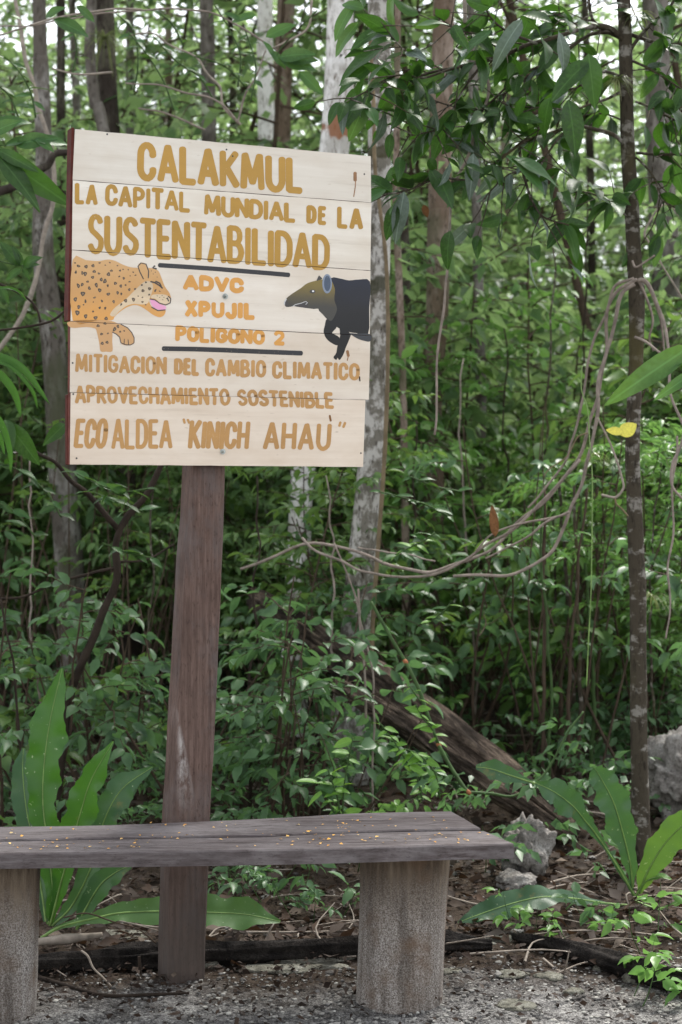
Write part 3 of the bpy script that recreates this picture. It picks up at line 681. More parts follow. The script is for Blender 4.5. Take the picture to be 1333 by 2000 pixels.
# ---------------------------------------------------------------- bench
BO = onground(300, 5.05)
bench = thing('bench', 'weathered wooden bench of two thick planks on log stumps before the sign', 'bench', BO)
BW = wood('weathered_grey_plank', (0.0333, 0.0256, 0.0247), (0.0997, 0.0817, 0.0808), (0.19, 0.171, 0.171), 'X', gs=1.6, blot=(.19, .172, .172))
BZ = .485
def topz(px, py):
    r = ray(px, py); d = (BZ - CAMZ) / r.z; return CAM + r * d
def seat_plank(front, back, th, seed, ins=0):
    bm = bmesh.new(); n_ = 60; rows = []; rn = random.Random(seed)
    fr = catmull(front, 12); bk = catmull(back, 12)
    fr = np.array([fr[int(round(i))] for i in np.linspace(0, len(fr) - 1, n_)]); bk = np.array([bk[int(round(i))] for i in np.linspace(0, len(bk) - 1, n_)])
    for i in range(n_):
        f = topz(*fr[i]); k = topz(*bk[i]); bv = .004; y_ = (k - f).normalized()
        q = [f + Vector((0, 0, -th)), f + Vector((0, 0, -bv)), f + y_ * bv]
        for t in (.25, .5, .75): q.append(f.lerp(k, t) + Vector((0, 0, .0015 * noise.noise(Vector((i * .3, t * 3, seed))))))
        q += [k - y_ * bv, k + Vector((0, 0, -bv)), k + Vector((0, 0, -th))]
        rows.append([bm.verts.new(p - BO) for p in q])
    m_ = len(rows[0])
    for a, b2 in zip(rows[:-1], rows[1:]):
        for j in range(m_): bm.faces.new((a[j], a[(j + 1) % m_], b2[(j + 1) % m_], b2[j]))
    bm.faces.new(rows[0]); bm.faces.new(rows[-1]); bmesh.ops.recalc_face_normals(bm, faces=bm.faces)
    me = bpy.data.meshes.new('seat_plank'); bm.to_mesh(me); bm.free(); return link('seat_plank', me, BW, bench)
seat_plank([(-190, 1669.5), (0, 1667), (300, 1663), (600, 1658), (850, 1651), (1004, 1648)], [(-190, 1647), (0, 1643.5), (300, 1638), (500, 1635), (620, 1629), (800, 1624.5), (944, 1622.5)], .042, 1)
# the open joint between the two planks
seat_plank([(-190, 1643.5), (0, 1639.5), (300, 1634), (500, 1631), (620, 1625.5), (800, 1620), (939, 1618)], [(-190, 1620), (0, 1614.5), (190, 1612), (420, 1603), (600, 1594), (700, 1588), (880, 1584)], .036, 2)
def stump(cx_t, wt, cx_b, wb, Yc, ybot, seed):
    Pt = at(cx_t, 1690, Yc); Pb = at(cx_b, ybot, Yc)
    zt = BZ - .0445; zb = gh(Pb.x, Pb.y) - .06
    pt = np.array((Pt.x, Pt.y, zt)); pb = np.array((at(cx_b, 1985, Yc).x, Yc - .01, zb))
    rt = wt / 2 / F * (Yc); rb = wb / 2 / F * Yc
    n_ = 40; Pp = [pb + (pt - pb) * t for t in np.linspace(0, 1, n_)]
    R = [(rb + (rt - rb) * t) * (1 + .02 * math.sin(t * 5 + seed)) for t in np.linspace(0, 1, n_)]
    V, fs = tube(Pp, R, 48, True, .045, seed, 2.5)
    mb = MB(); mb.add(V - np.array(BO), fs); return link('stump_leg', mb.mesh('stump_leg'), STUMP, bench)
def stump_mat():
    m, n, b = newmat('grey_mud_splashed_stump'); tc = N(n, 'ShaderNodeTexCoord'); s = N(n, 'ShaderNodeSeparateXYZ'); n.links.new(tc.outputs['Object'], s.inputs[0])
    st = noisy(n, 14, 5, .7, (1, 1, .12)); sp = noisy(n, 240, 3, .7); bl = noisy(n, 5, 4, .65, loc=(3, 3, 3)); col = noisy(n, 4, 3, .5, (1, 1, .3), loc=(9, 1, 1))
    wd = ramp(n, [(.3, (.02, .014, .010)), (.48, (.085, .062, .044)), (.66, (.22, .175, .13))]); n.links.new(st.outputs[0], wd.inputs[0])
    wd2 = mix(n, maprange(n, col.outputs[0], .58, .72, 0, .75), wd.outputs[0], (.22, .095, .035))
    gr = ramp(n, [(.35, (0.08, 0.068, 0.06)), (0.48, (0.24, 0.215, 0.195)), (0.62, (0.48, 0.45, 0.42))]); n.links.new(sp.outputs[0], gr.inputs[0])
    md = N(n, 'ShaderNodeMath', operation='MULTIPLY_ADD'); n.links.new(st.outputs[0], md.inputs[0]); md.inputs[1].default_value = .35; n.links.new(s.outputs['Z'], md.inputs[2])
    k0 = maprange(n, md.outputs[0], .58, .40)
    sk = maprange(n, st.outputs[0], .40, .60, .35, 1); k1 = N(n, 'ShaderNodeMath', operation='MULTIPLY'); n.links.new(k0, k1.inputs[0]); n.links.new(sk, k1.inputs[1]); k = k1.outputs[0]
    c = mix(n, k, wd2, gr.outputs[0]); c = mix(n, maprange(n, bl.outputs[0], .50, .66, 0, .8), c, (.13, .085, .055))
    n.links.new(c, b.inputs['Base Color']); b.inputs['Roughness'].default_value = .95
    ad = N(n, 'ShaderNodeMath', operation='MULTIPLY_ADD'); n.links.new(sp.outputs[0], ad.inputs[0]); ad.inputs[1].default_value = .35; n.links.new(st.outputs[0], ad.inputs[2])
    bump(n, b, ad.outputs[0], .6, .012); return m
STUMP = stump_mat()
stump(795, 178, 779, 168, 5.20, 1985, 2); stump(-8, 184, -24, 180, 5.05, 2030, 7)
#SECTION2
# ---------------------------------------------------------------- leaves and plants
TPL = {}
def _tpl():
    # columns: along, side (unit half width), lift
    V = [(0, 0, 0)]
    ts, ws, dr = (.22, .48, .75), (.82, 1.0, .6), (.02, .0, -.06)
    for t, w_, d in zip(ts, ws, dr): V += [(t, -w_, d + .09), (t, 0, d), (t, w_, d + .09)]
    V.append((1, 0, -.16))
    T_ = [(0, 2, 1), (0, 3, 2)]
    for k in (0, 3):
        a = 1 + k
        T_ += [(a, a + 1, a + 4), (a, a + 4, a + 3), (a + 1, a + 2, a + 5), (a + 1, a + 5, a + 4)]
    T_ += [(7, 8, 10), (8, 9, 10)]
    TPL['mid'] = (np.array(V, float), np.array(T_))
    V = [(0, 0, 0), (.38, -1, .07), (.42, 0, -.01), (.38, 1, .07), (1, 0, -.12)]
    TPL['lo'] = (np.array(V, float), np.array([(0, 2, 1), (0, 3, 2), (1, 2, 4), (2, 3, 4)]))
    V = [(0, 0, 0), (.4, -1, .05), (.4, 1, .05), (1, 0, -.08)]
    TPL['far'] = (np.array(V, float), np.array([(0, 2, 1), (1, 2, 3)]))
_tpl()
class Leaves:
    def __init__(s): s.P = []; s.D = []; s.U = []; s.L = []; s.W = []
    def add(s, p, d, u, l, w_=.21): s.P.append(p); s.D.append(d); s.U.append(u); s.L.append(l); s.W.append(w_)
    def arr(s): return [np.array(x, float) for x in (s.P, s.D, s.U, s.L, s.W)]
def leaves_mesh(name, A, tpl):
    P, D, U, Ln, W_ = A
    D = D / (np.linalg.norm(D, axis=1)[:, None] + 1e-9); S = np.cross(D, U); S /= np.linalg.norm(S, axis=1)[:, None] + 1e-9; Nn = np.cross(S, D)
    V, T_ = TPL[tpl]; k = len(V)
    X = P[:, None] + Ln[:, None, None] * (V[None, :, 0:1] * D[:, None] + V[None, :, 1:2] * W_[:, None, None] * S[:, None] + V[None, :, 2:3] * Nn[:, None])
    f = (T_[None] + (np.arange(len(P)) * k)[:, None, None]).reshape(-1, 3)
    return make_mesh(name, X.reshape(-1, 3), [f], True)
def rvec(r, s=1.0): return np.array([r.gauss(0, s), r.gauss(0, s), r.gauss(0, s)])
def unit(v): return v / (np.linalg.norm(v) + 1e-9)
UPV = np.array([0, 0, 1.])
def spray(r, L_, tubes, p0, d0, length, leafL, rad=.004, sub=2, droop=.25, dens=1.0, wr=.21, flat=.55):
    n = 7; pts = [np.array(p0, float)]; d = unit(np.array(d0, float))
    for i in range(n):
        d = unit(d + rvec(r, .10) + np.array([0, 0, -droop / n])); pts.append(pts[-1] + d * length / n)
    pts = np.array(pts); tubes.append((pts, [rad, rad * .35]))
    sd = unit(np.cross(d, UPV)); m = max(3, int(length / (leafL * .42) * dens))
    for i in range(m):
        t = .12 + .88 * (i + .5) / m; x = t * n; k = min(int(x), n - 1); p = pts[k] + (pts[k + 1] - pts[k]) * (x - k)
        td = unit(pts[k + 1] - pts[k]); sg = 1 if i % 2 else -1
        dd = unit(td * .65 + sd * sg * r.uniform(.4, 1.1) + UPV * r.uniform(-.8, .2) + rvec(r, .28))
        up = unit(UPV * flat + rvec(r, .55)); L_.add(p, dd, up, leafL * r.uniform(.45, 1.3), wr * r.uniform(.8, 1.2))
    L_.add(pts[-1], unit(d + np.array([0, 0, -.3])), unit(UPV + rvec(r, .2)), leafL * 1.1, wr)
    for s in range(sub):
        x = r.uniform(.2, .8) * n; k = int(x); p = pts[k]; sg = 1 if s % 2 else -1
        spray(r, L_, tubes, p, unit(d * .7 + sd * sg * .8 + UPV * r.uniform(-.1, .25)), length * r.uniform(.35, .6), leafL * .95, rad * .6, 0, droop, dens, wr, flat)
def plant(seed, h, spread, nstem=1, nspray=10, leafL=.08, low=.3, lean=.15, rad=.010, sub=2, droop=.3, dens=1.0, wr=.21):
    r = random.Random(seed); L_ = Leaves(); tubes = []
    for s in range(nstem):
        az = r.uniform(0, 6.28); n = 9; d = unit(np.array([math.cos(az) * lean * 1.6, math.sin(az) * lean * 1.6, 1])); p = np.array([math.cos(az) * .03 * nstem, math.sin(az) * .03 * nstem, -.03]); pts = [p]
        hs = h * r.uniform(.7, 1.0)
        for i in range(n): d = unit(d + rvec(r, .07) + UPV * .06); pts.append(pts[-1] + d * hs / n)
        pts = np.array(pts); tubes.append((pts, [rad, rad * .35]))
        ns = max(2, nspray // nstem)
        for k in range(ns):
            t = low + (1 - low) * (k + r.random() * .7) / ns; t = min(t, .99); x = t * n; i = int(x); q = pts[i] + (pts[min(i + 1, n)] - pts[i]) * (x - i)
            a = k * 2.4 + r.uniform(-.5, .5); el = r.uniform(-.05, .55)
            spray(r, L_, tubes, q, (math.cos(a), math.sin(a), el), spread * r.uniform(.5, 1.0) * (1.15 - .5 * t), leafL, rad * .42, sub, droop, dens, wr)
    return L_.arr(), tubes
def tubes_mesh(name, tubes, segs=5):
    mb = MB()
    for p, r_ in tubes:
        V, fs = tube(p, r_, segs, False); mb.add(V, fs)
    return mb.mesh(name)
R0 = random.Random(11)
# proportions of the kinds of understory plant
KIND = {
 'bush':    dict(h=1.25, spread=.62, nstem=5, nspray=18, leafL=.08, low=.5, lean=.35, rad=.008, wr=.25, dens=.85),
 'bush2':   dict(h=1.0, spread=.5, nstem=6, nspray=15, leafL=.078, low=.45, lean=.4, rad=.006, wr=.30),
 'sapling': dict(h=2.6, spread=.75, nstem=1, nspray=16, leafL=.105, low=.38, lean=.12, rad=.012),
 'sapling2': dict(h=3.2, spread=.9, nstem=1, nspray=20, leafL=.088, low=.4, lean=.16, rad=.013, wr=.25),
 'fern':    dict(h=1.6, spread=.7, nstem=2, nspray=16, leafL=.05, low=.35, lean=.2, rad=.006, sub=4, dens=1.4, wr=.16),
 'tall':    dict(h=6.0, spread=1.3, nstem=1, nspray=30, leafL=.11, low=.28, lean=.08, rad=.022, sub=3),
 'tall2':   dict(h=7.5, spread=1.5, nstem=1, nspray=34, leafL=.10, low=.38, lean=.06, rad=.028, sub=3, wr=.25),
 'slender': dict(h=2.2, spread=.35, nstem=4, nspray=12, leafL=.075, low=.55, lean=.12, rad=.007, sub=1),
 'seedling': dict(h=.24, spread=.10, nstem=2, nspray=6, leafL=.055, low=.4, lean=.5, rad=.0022, sub=0, wr=.27),
 'sprig':   dict(h=.55, spread=.28, nstem=3, nspray=9, leafL=.055, low=.3, lean=.5, rad=.0035, sub=1, wr=.24),
}
PROTO = {}
for k, kw in KIND.items():
    PROTO[k] = [plant(100 + 17 * i + len(k), **kw) for i in range(3)]
MESH = {}
def kind_mesh(k, v, tpl, mat):
    key = (k, v, tpl, mat)
    if key not in MESH:
        A, tb = PROTO[k][v]
        a = leaves_mesh('foliage', A, tpl); a.materials.append(M[mat])
        b = tubes_mesh('stems', tb, 5); b.materials.append(M['greenstem'] if k in ('seedling', 'sprig') else M['stem'])
        MESH[key] = (a, b)
    return MESH[key]
def put_plant(k, v, px, Y, scale, rot, label, name='understory_shrub', cat='shrub', mat='leaf_mid', tpl='mid', group=None, P=None):
    g = P if P is not None else onground(px, Y)
    t = thing(name, label, cat, g, group); t.rotation_euler.z = rot; t.scale = (scale,) * 3
    a, b = kind_mesh(k, v, tpl, mat)
    f = link('foliage', a, None, t); f['kind'] = 'stuff'; s = link('stems', b, None, t); s['kind'] = 'stuff'
    return t
# ---------------------------------------------------------------- trees
def trunk_tree(label, px_pts, widths, Y, mat, seed, top=9.0, name='forest_tree', crown=True, rough=.10, segs=20, group=None):
    """px_pts: picture outline of the trunk's axis top to bottom at distance Y"""
    pts = [at(x, y, Y) for x, y in px_pts]
    up = pts[0] - pts[1]; up = up / max(.2, up.z)
    first = [pts[0] + up * (top - pts[0].z)] if pts[0].z < top else []
    last = pts[-1]; dn = pts[-1] - pts[-2]; dn = dn / min(-.05, dn.z) * -1
    g = Vector((last.x + dn.x * (last.z) * .7, Y, 0)); g.z = gh(g.x, g.y) - .1
    P = first + pts + [g]
    wl = [w_ / F * Y / 2 for w_ in widths]
    W_ = ([wl[0] * .7] if first else []) + wl + [wl[-1] * 1.25]
    PP = catmull(P, 8); RR = np.interp(np.linspace(0, 1, len(PP)), np.linspace(0, 1, len(W_)), W_)
    t = thing(name, label, 'tree', (g.x, g.y, g.z + .1), group)
    V, fs = tube(PP, RR, segs, True, rough, seed, 3)
    mb = MB(); mb.add(V - np.array(t.location), fs); link('trunk', mb.mesh('trunk'), M[mat], t)
    if crown:  # leaf crowns mostly above the view, added to shade the forest below
        r = random.Random(seed); L_ = Leaves(); tb = []
        for k in range(7):
            a = k * 2.4 + r.random(); z = r.uniform(top * .66, top * 1.0); f = (z) / top
            q = np.array(PP[0]) * 1.0; i = int(np.argmin(abs(PP[:, 2] - z))); q = PP[i]
            spray(r, L_, tb, q - np.array(t.location), (math.cos(a), math.sin(a), r.uniform(.0, .5)), r.uniform(1.2, 2.6), .17, .03, 4, .15, .9, .3)
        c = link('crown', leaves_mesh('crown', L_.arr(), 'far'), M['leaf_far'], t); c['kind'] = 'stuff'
        link('limbs', tubes_mesh('limbs', tb, 5), M[mat], t)['kind'] = 'stuff'
    return t
trunk_tree('pale mottled grey tree right behind the right edge of the sign', [(742, -20), (742, 150), (741, 300), (737, 500), (737, 700), (727, 900), (712, 1050), (700, 1200)], [44, 44, 46, 50, 50, 52, 56, 62], 8.6, 'bark_mottled', 3)
trunk_tree('whitest thick tree with an orange scar just above the sign', [(666, -20), (664, 120), (658, 250), (640, 400), (605, 800), (590, 950), (583, 1100)], [52, 56, 56, 56, 50, 46, 48], 10.2, 'bark_scar', 5)
trunk_tree('reddish tan peeling tree behind the hanging lianas', [(862, 250), (858, 420), (855, 600), (843, 800), (848, 1000), (838, 1250)], [44, 46, 44, 42, 40, 44], 10.8, 'bark_tan', 7)
trunk_tree('bright white tree rising over the middle of the sign', [(518, -20), (518, 90), (520, 200), (524, 400)], [30, 32, 32, 34], 13.5, 'bark_white', 9)
trunk_tree('brownish tree beside the bright white one above the sign', [(560, -20), (556, 90), (552, 200), (548, 400)], [34, 36, 36, 36], 14.5, 'bark_tan', 11)
trunk_tree('grey tree rising over the word CALAKMUL', [(403, -20), (406, 80), (408, 200), (410, 400)], [26, 28, 28, 30], 13.0, 'bark_grey', 13)
trunk_tree('dark moss covered tree above the top left of the sign', [(205, -20), (208, 100), (212, 200), (222, 400)], [36, 37, 36, 40], 11.5, 'bark_dark', 15)
trunk_tree('thinner dark tree touching the moss covered one', [(180, -20), (176, 80), (186, 200), (215, 330)], [20, 20, 22, 24], 11.3, 'bark_grey', 16, crown=False)
trunk_tree('stout grey tree at the left edge behind the leaning white stem', [(76, -20), (80, 120), (86, 300), (84, 480), (98, 620), (112, 760)], [26, 30, 34, 40, 46, 50], 10.5, 'bark_pale', 17)
trunk_tree('slim dark tree between the stout grey one and the sign', [(120, -20), (119, 150), (120, 300), (122, 600)], [16, 17, 18, 20], 12.5, 'bark_dark', 19)
trunk_tree('slim pale trunk showing between the mottled tree and the tan tree', [(776, 180), (774, 400), (780, 550), (786, 700), (790, 900)], [13, 13, 14, 14, 14], 10.0, 'bark_tan', 21, crown=False)
trunk_tree('blotchy grey tree at the right edge behind the upright sapling', [(1290, 280), (1295, 420), (1300, 560), (1305, 800)], [52, 54, 54, 56], 12.5, 'bark_grey', 23)
trunk_tree('pale trunk low behind the sapling cluster right of centre', [(935, 560), (940, 760), (938, 900), (935, 1100)], [20, 20, 20, 22], 12.0, 'bark_grey', 24, crown=False)
trunk_tree('dim brown trunk under the lianas right of the bench post', [(800, 1100), (802, 1200), (806, 1300)], [34, 36, 40], 11.5, 'bark_dark', 25, top=3.5, crown=False)
DL = ['at the very left edge', 'right of the mossy dark tree over the sign', 'over the first letter of CALAKMUL', 'between the grey and the bright white tree', 'between the brownish tree and the scarred white tree', 'between the scarred white tree and the mottled tree',
      'behind the dark crown right of the tan tree', 'behind the dark crown left of the slender tree', 'just right of the tan tree', 'left of the mossy dark tree', 'just left of the grey tree over CALAKMUL', 'just left of the bright white tree', 'at the very right edge']
bk = ['bark_grey', 'bark_pale', 'bark_tan', 'bark_dark']
for i, (px, Y, wd) in enumerate([(20, 17, 22), (255, 16, 18), (330, 18, 16), (455, 17, 15), (605, 19, 20), (700, 18, 14), (990, 20, 20), (1150, 19, 16), (905, 22, 16), (150, 20, 18), (370, 23, 16), (480, 22, 18), (1320, 22, 20)]):
    if i in (0, 4, 5, 8, 12): continue
    trunk_tree('thin distant trunk deep in the forest, ' + DL[i], [(px + R0.uniform(-12, 12), -30), (px, 200), (px + R0.uniform(-10, 10), 500), (px + R0.uniform(-14, 14), 800)], [wd * .8, wd, wd, wd * 1.1], Y, bk[i % 4], 40 + i, top=10, segs=10, group='thin distant trees in the forest')
# orange scar on the white trunk
def patch(px, py, rx, ry, Y, rad, m, name, seed):
    pass

# ---------------------------------------------------------------- leaf and branch helpers for near plants
def big_leaf_mesh(seed, wr=.2, fold=.10, bend=.25, wave=.03, hook=1.0):
    r = random.Random(seed); nt, ns = 9, 4; V = []; ph = r.uniform(0, 6)
    for i in range(nt + 1):
        t = i / nt; w_ = wr * (math.sin(math.pi * min(1, t ** .85)) ** .75) * (1 - .25 * t) + .004
        if i in (0, nt): w_ = .003
        x = t - .08 * bend * t * t; z0 = -bend * t * t * hook
        for j in range(-ns // 2, ns // 2 + 1):
            s = j / (ns / 2); V.append((x, s * w_, z0 + fold * abs(s) * w_ * 4 * .5 + wave * math.sin(t * 9 + ph + (2 if s > 0 else 0)) * abs(s)))
    f = [(i * 5 + j, i * 5 + j + 1, (i + 1) * 5 + j + 1, (i + 1) * 5 + j) for i in range(nt) for j in range(4)]
    return make_mesh('leaf', V, [np.array(f)], True)
def leaf_set(mat, **kw):
    out = []
    for s in range(4):
        me = big_leaf_mesh(s + 1, **kw); me.materials.append(M[mat]); out.append(me)
    return out
def put_leaf(parent, me, p, d, up, L_, inv=None):
    d = Vector(unit(np.array(d))); u = Vector(unit(np.array(up))); s = u.cross(d).normalized(); u = d.cross(s)
    o = bpy.data.objects.new('leaf', me); C.objects.link(o); o.parent = parent
    p = Vector(p) - Vector(parent.location)
    o.matrix_local = Matrix(((d.x * L_, s.x * L_, u.x * L_, p.x), (d.y * L_, s.y * L_, u.y * L_, p.y), (d.z * L_, s.z * L_, u.z * L_, p.z), (0, 0, 0, 1)))
    return o
def vine_part(parent, name, px_pts, Ys, w0, w1, mat, segs=8, rough=.22, jit=0.0, sd=0):
    if not hasattr(Ys, '__len__'): Ys = [Ys] * len(px_pts)
    if len(Ys) == 2 and len(px_pts) > 2: Ys = list(np.linspace(Ys[0], Ys[1], len(px_pts)))
    P = [at(x, y, Y) for (x, y), Y in zip(px_pts, Ys)]
    PP = catmull(P, 8)
    if jit:
        for i in range(len(PP)): PP[i] += np.array(noise.noise_vector(Vector(PP[i] * 7) + Vector((sd, 0, 0)))) * jit
    k_ = .85 if mat == 'liana' else 1; r0, r1 = w0 / F * Ys[0] / 2 * k_, w1 / F * Ys[-1] / 2 * k_
    V, fs = tube(PP, [r0, r1], segs, True, rough, sd, 20)
    mb = MB(); o = parent.location if parent else Vector((0, 0, 0)); mb.add(V - np.array(o), fs)
    return link(name, mb.mesh(name), M[mat], parent), PP
def solo_vine(name, label, cat, px, Y, w0, w1, mat, **kw):
    o, PP = vine_part(None, name, px, Y, w0, w1, mat, **kw); tag(o, label, cat); return o, PP

# ---- the upright sapling on the right with its big dark leaves
sap_px = [(1217, -60), (1219, 0), (1222, 100), (1224, 200), (1227, 300), (1234, 400), (1238, 500), (1244, 575), (1243, 700), (1238, 800), (1236, 900), (1240, 1000), (1246, 1150), (1247, 1300), (1248, 1400), (1250, 1500), (1252, 1600), (1257, 1715)]
SY = 6.85
sap = thing('slender_tree', 'slender upright tree on the right with large dark glossy leaves', 'tree', onground(1257, SY))
P = [at(x, y, SY) for x, y in sap_px]; P = [P[0] + Vector((0, 0, 1.2))] + P; P[-1].z = gh(P[-1].x, P[-1].y) - .05
PP = catmull(P, 8); V, fs = tube(PP, np.array([20, 25, 25, 26, 26, 27, 28, 29, 32, 28, 28, 28, 30, 32, 33, 33, 34, 36, 44]) / F * SY / 2, 20, True, .10, 2, 8)
mb = MB(); mb.add(V - np.array(sap.location), fs); link('trunk', mb.mesh('trunk'), M['bark_sap'], sap)
BR = [
 ([(1217, 82), (1192, 57), (1157, 50), (1107, 65), (1047, 85), (987, 107), (947, 120), (897, 130), (857, 137), (800, 150), (760, 158)], [6.85, 6.3], 11, 4),
 ([(1217, 65), (1167, 64), (1107, 95), (1067, 125), (997, 175), (940, 230), (905, 262)], [6.85, 6.6], 8, 3),
 ([(1230, 292), (1197, 260), (1150, 249), (1112, 247), (1067, 260), (1017, 280), (970, 320), (920, 350), (860, 345), (800, 372), (735, 385)], [6.85, 6.4], 9, 3),
 ([(1017, 290), (1030, 370), (1060, 420), (1112, 440)], [6.65, 6.5], 6, 3),
 ([(1247, 300), (1290, 303), (1345, 300), (1400, 290)], [6.85, 6.7], 6, 4),
 ([(1235, 70), (1290, 82), (1340, 88), (1400, 80)], [6.85, 6.9], 8, 5),
 ([(1232, 100), (1270, 50), (1310, 10), (1335, -30)], [6.85, 6.8], 7, 5),
 ([(1217, 82), (1165, 45), (1150, 10), (1155, -30)], [6.85, 6.7], 7, 5),
 ([(897, 130), (830, 150), (780, 145), (735, 165), (705, 185), (667, 210)], [6.4, 6.2], 5, 2),
 ([(830, 110), (800, 100), (770, 75), (745, 45)], [6.3, 6.2], 4, 2),
 ([(1047, 85), (1000, 60), (960, 30), (940, -10)], [6.6, 6.5], 6, 3),
 ([(1067, 125), (1010, 150), (960, 200), (930, 215), (850, 195), (800, 172)], [6.7, 6.4], 5, 2),
 ([(987, 107), (940, 70), (900, 60), (850, 30)], [6.6, 6.4], 5, 2),
 ([(1234, 430), (1200, 400), (1160, 380), (1120, 375)], [6.85, 6.7], 4, 2),
 ([(1217, 180), (1170, 200), (1120, 215), (1060, 210), (1010, 225)], [6.85, 6.5], 6, 2),
 ([(1112, 247), (1070, 300), (1040, 330), (990, 340), (940, 400)], [6.7, 6.5], 5, 2),
 ([(1235, 120), (1270, 135), (1310, 160), (1360, 200)], [6.85, 6.7], 6, 3),
 ([(1240, 200), (1280, 215), (1320, 235), (1370, 230)], [6.85, 6.8], 5, 3),
 ([(1245, 310), (1275, 345), (1290, 390), (1330, 410)], [6.85, 6.7], 5, 3),
 ([(1222, 150), (1180, 140), (1120, 170), (1070, 160), (1030, 185)], [6.85, 7.0], 5, 3),
 ([(1140, 55), (1100, 30), (1050, 20), (1000, -5)], [6.75, 6.9], 5, 3),
 ([(947, 120), (900, 190), (870, 240), (830, 260), (790, 270)], [6.5, 6.4], 5, 2),
 ([(1228, 240), (1180, 225), (1130, 235), (1090, 300)], [6.85, 6.9], 4, 2),
]
SLD = leaf_set('leaf_dark', wr=.225, fold=.12, bend=.30, wave=.02); SLG = leaf_set('leaf_grey', wr=.18, fold=.10, bend=.35, wave=.03)
SLP = leaf_set('leaf_part', wr=.22, fold=.10, bend=.25, wave=.02)
rl = random.Random(21); nl = 0
for px, Ys, w0, w1 in BR:
    _, PP = vine_part(sap, 'branch', px, Ys, w0, w1, 'bark_sap', jit=.012, sd=len(px))
    n = len(PP); step = 1.7
    i = n * .25
    while i < n - 1:
        p = PP[int(i)]; td = unit(PP[min(int(i) + 1, n - 1)] - PP[int(i)]); sg = 1 if rl.random() < .5 else -1
        sd_ = unit(np.cross(td, UPV))
        d = unit(td * .5 + sd_ * sg * rl.uniform(.2, 1.0) + UPV * rl.uniform(-.9, .35) + rvec(rl, .4))
        L_ = rl.uniform(.07, .165) if px[0][0] > 1000 else rl.uniform(.07, .14)
        q = p
        if rl.random() < .6:      # on a short twig
            q = p + unit(d + rvec(rl, .5)) * rl.uniform(.04, .22)
            V, fs = tube(np.array([p, (p + q) / 2 + rvec(rl, .006), q]), [.0028, .0016], 4, False)
            mb = MB(); mb.add(V - np.array(sap.location), fs); link('twig', mb.mesh('twig'), M['bark_sap'], sap)
        ms = SLD if rl.random() < .74 else (SLG if rl.random() < .6 else SLP)
        put_leaf(sap, rl.choice(ms), q, d, UPV + rvec(rl, .6), L_); nl += 1
        if rl.random() < .45: put_leaf(sap, rl.choice(SLD), q, unit(d + rvec(rl, .6)), UPV + rvec(rl, .4), L_ * .85); nl += 1
        i += step * rl.uniform(.6, 1.2)
# the drooping leaf sprays at the far left of the crown
for (x, y, dx, dz, L_, ms) in [(700, 45, -.55, -.5, .15, SLP), (757, 55, -.9, -.35, .15, SLD), (665, 200, -.2, -.3, .1, SLD), (752, 90, -1, -.5, .2, SLD), (735, 125, -1, -.55, .17, SLD), (720, 190, -.5, -1, .17, SLP), (700, 170, -.4, -1, .15, SLD),
    (752, 215, -.1, -1, .15, SLG), (775, 185, .5, -.6, .16, SLD), (800, 200, .3, -1, .13, SLD), (690, 10, -.5, -.7, .14, SLP), (765, -10, -.1, -1, .13, SLP), (755, 370, -.6, -.3, .14, SLP), (775, 400, -.35, -1, .13, SLD), (790, 375, -.2, -1, .18, SLG), (840, 330, .5, -.8, .13, SLD), (925, 300, -.05, -1, .16, SLG), (880, 450, -.2, -1, .14, SLD), (1000, 310, 1, -.3, .2, SLP), (990, 305, .8, -.55, .2, SLP), (1075, 190, -.3, -1, .15, SLD), (1110, 195, .2, -1, .2, SLD), (1150, 120, -.6, -.5, .19, SLD), (1020, 40, -.7, -.9, .2, SLG), (960, 60, -.9, -.6, .18, SLP), (1150, 105, .1, -1, .19, SLD), (1090, 60, .4, -1, .18, SLG)]:
    put_leaf(sap, rl.choice(ms), at(x, y, 6.35), (dx, rl.uniform(-.3, .3), dz), UPV + np.array([0, -.9, 0]) + rvec(rl, .25), L_)
for (x, y, dx, dz, L_) in [(1196, 20, .9, -.1, .2), (1290, 45, .2, -.9, .17), (1275, -5, .6, -1, .22)]:
    put_leaf(sap, rl.choice(SLD), at(x, y, 6.8), (dx, -.2, dz), UPV + rvec(rl, .3), L_)
M['scar'] = plain('lichen_tuft', (.3, .28, .2), .9)
# air plants on the trunk
def air_plant(px, py, Y, n, Ln, label, seed, mat='leaf_airplant'):
    r = random.Random(seed); c = at(px, py, Y); mb = MB()
    for k in range(n):
        a = r.uniform(0, 6.28); d = np.array([math.cos(a), math.sin(a) * .7, r.uniform(.2, 1.0)]); l = Ln * r.uniform(.6, 1.1); pts = []
        for i in range(6):
            t = i / 5; pts.append(np.array([0, 0, 0.]) + d * l * t + np.array([0, 0, -1.2 * l * t * t]))
        pts = np.array(pts); sd = unit(np.cross(d, UPV)) * .0035
        V = np.concatenate([pts - sd * np.linspace(1, .1, 6)[:, None], pts + sd * np.linspace(1, .1, 6)[:, None]]); mb.add(V, [np.array([(i, i + 1, i + 7, i + 6) for i in range(5)])])
    o = link('air_plant', mb.mesh('air_plant'), M[mat], None, c); tag(o, label, 'air plant', kind='thing'); return o
M['leaf_airplant'] = leaf_mat('leaf_airplant', [(.14, .17, .07), (.20, .22, .10), (.25, .22, .12)])
air_plant(1206, 158, 6.80, 60, .11, 'tufted air plant with drooping thin blades on the slender tree', 1)
air_plant(1246, 30, 6.82, 40, .10, 'small air plant near the top of the slender tree', 2)
air_plant(205, 75, 11.2, 70, .26, 'shaggy air plant on the dark mossy tree at top left', 3)
air_plant(1272, 1165, 7.4, 34, .10, 'spiky air plant low beside the slender tree', 4)
air_plant(1165, 890, 7.0, 30, .08, 'fine green air plant hanging in the lianas', 5)

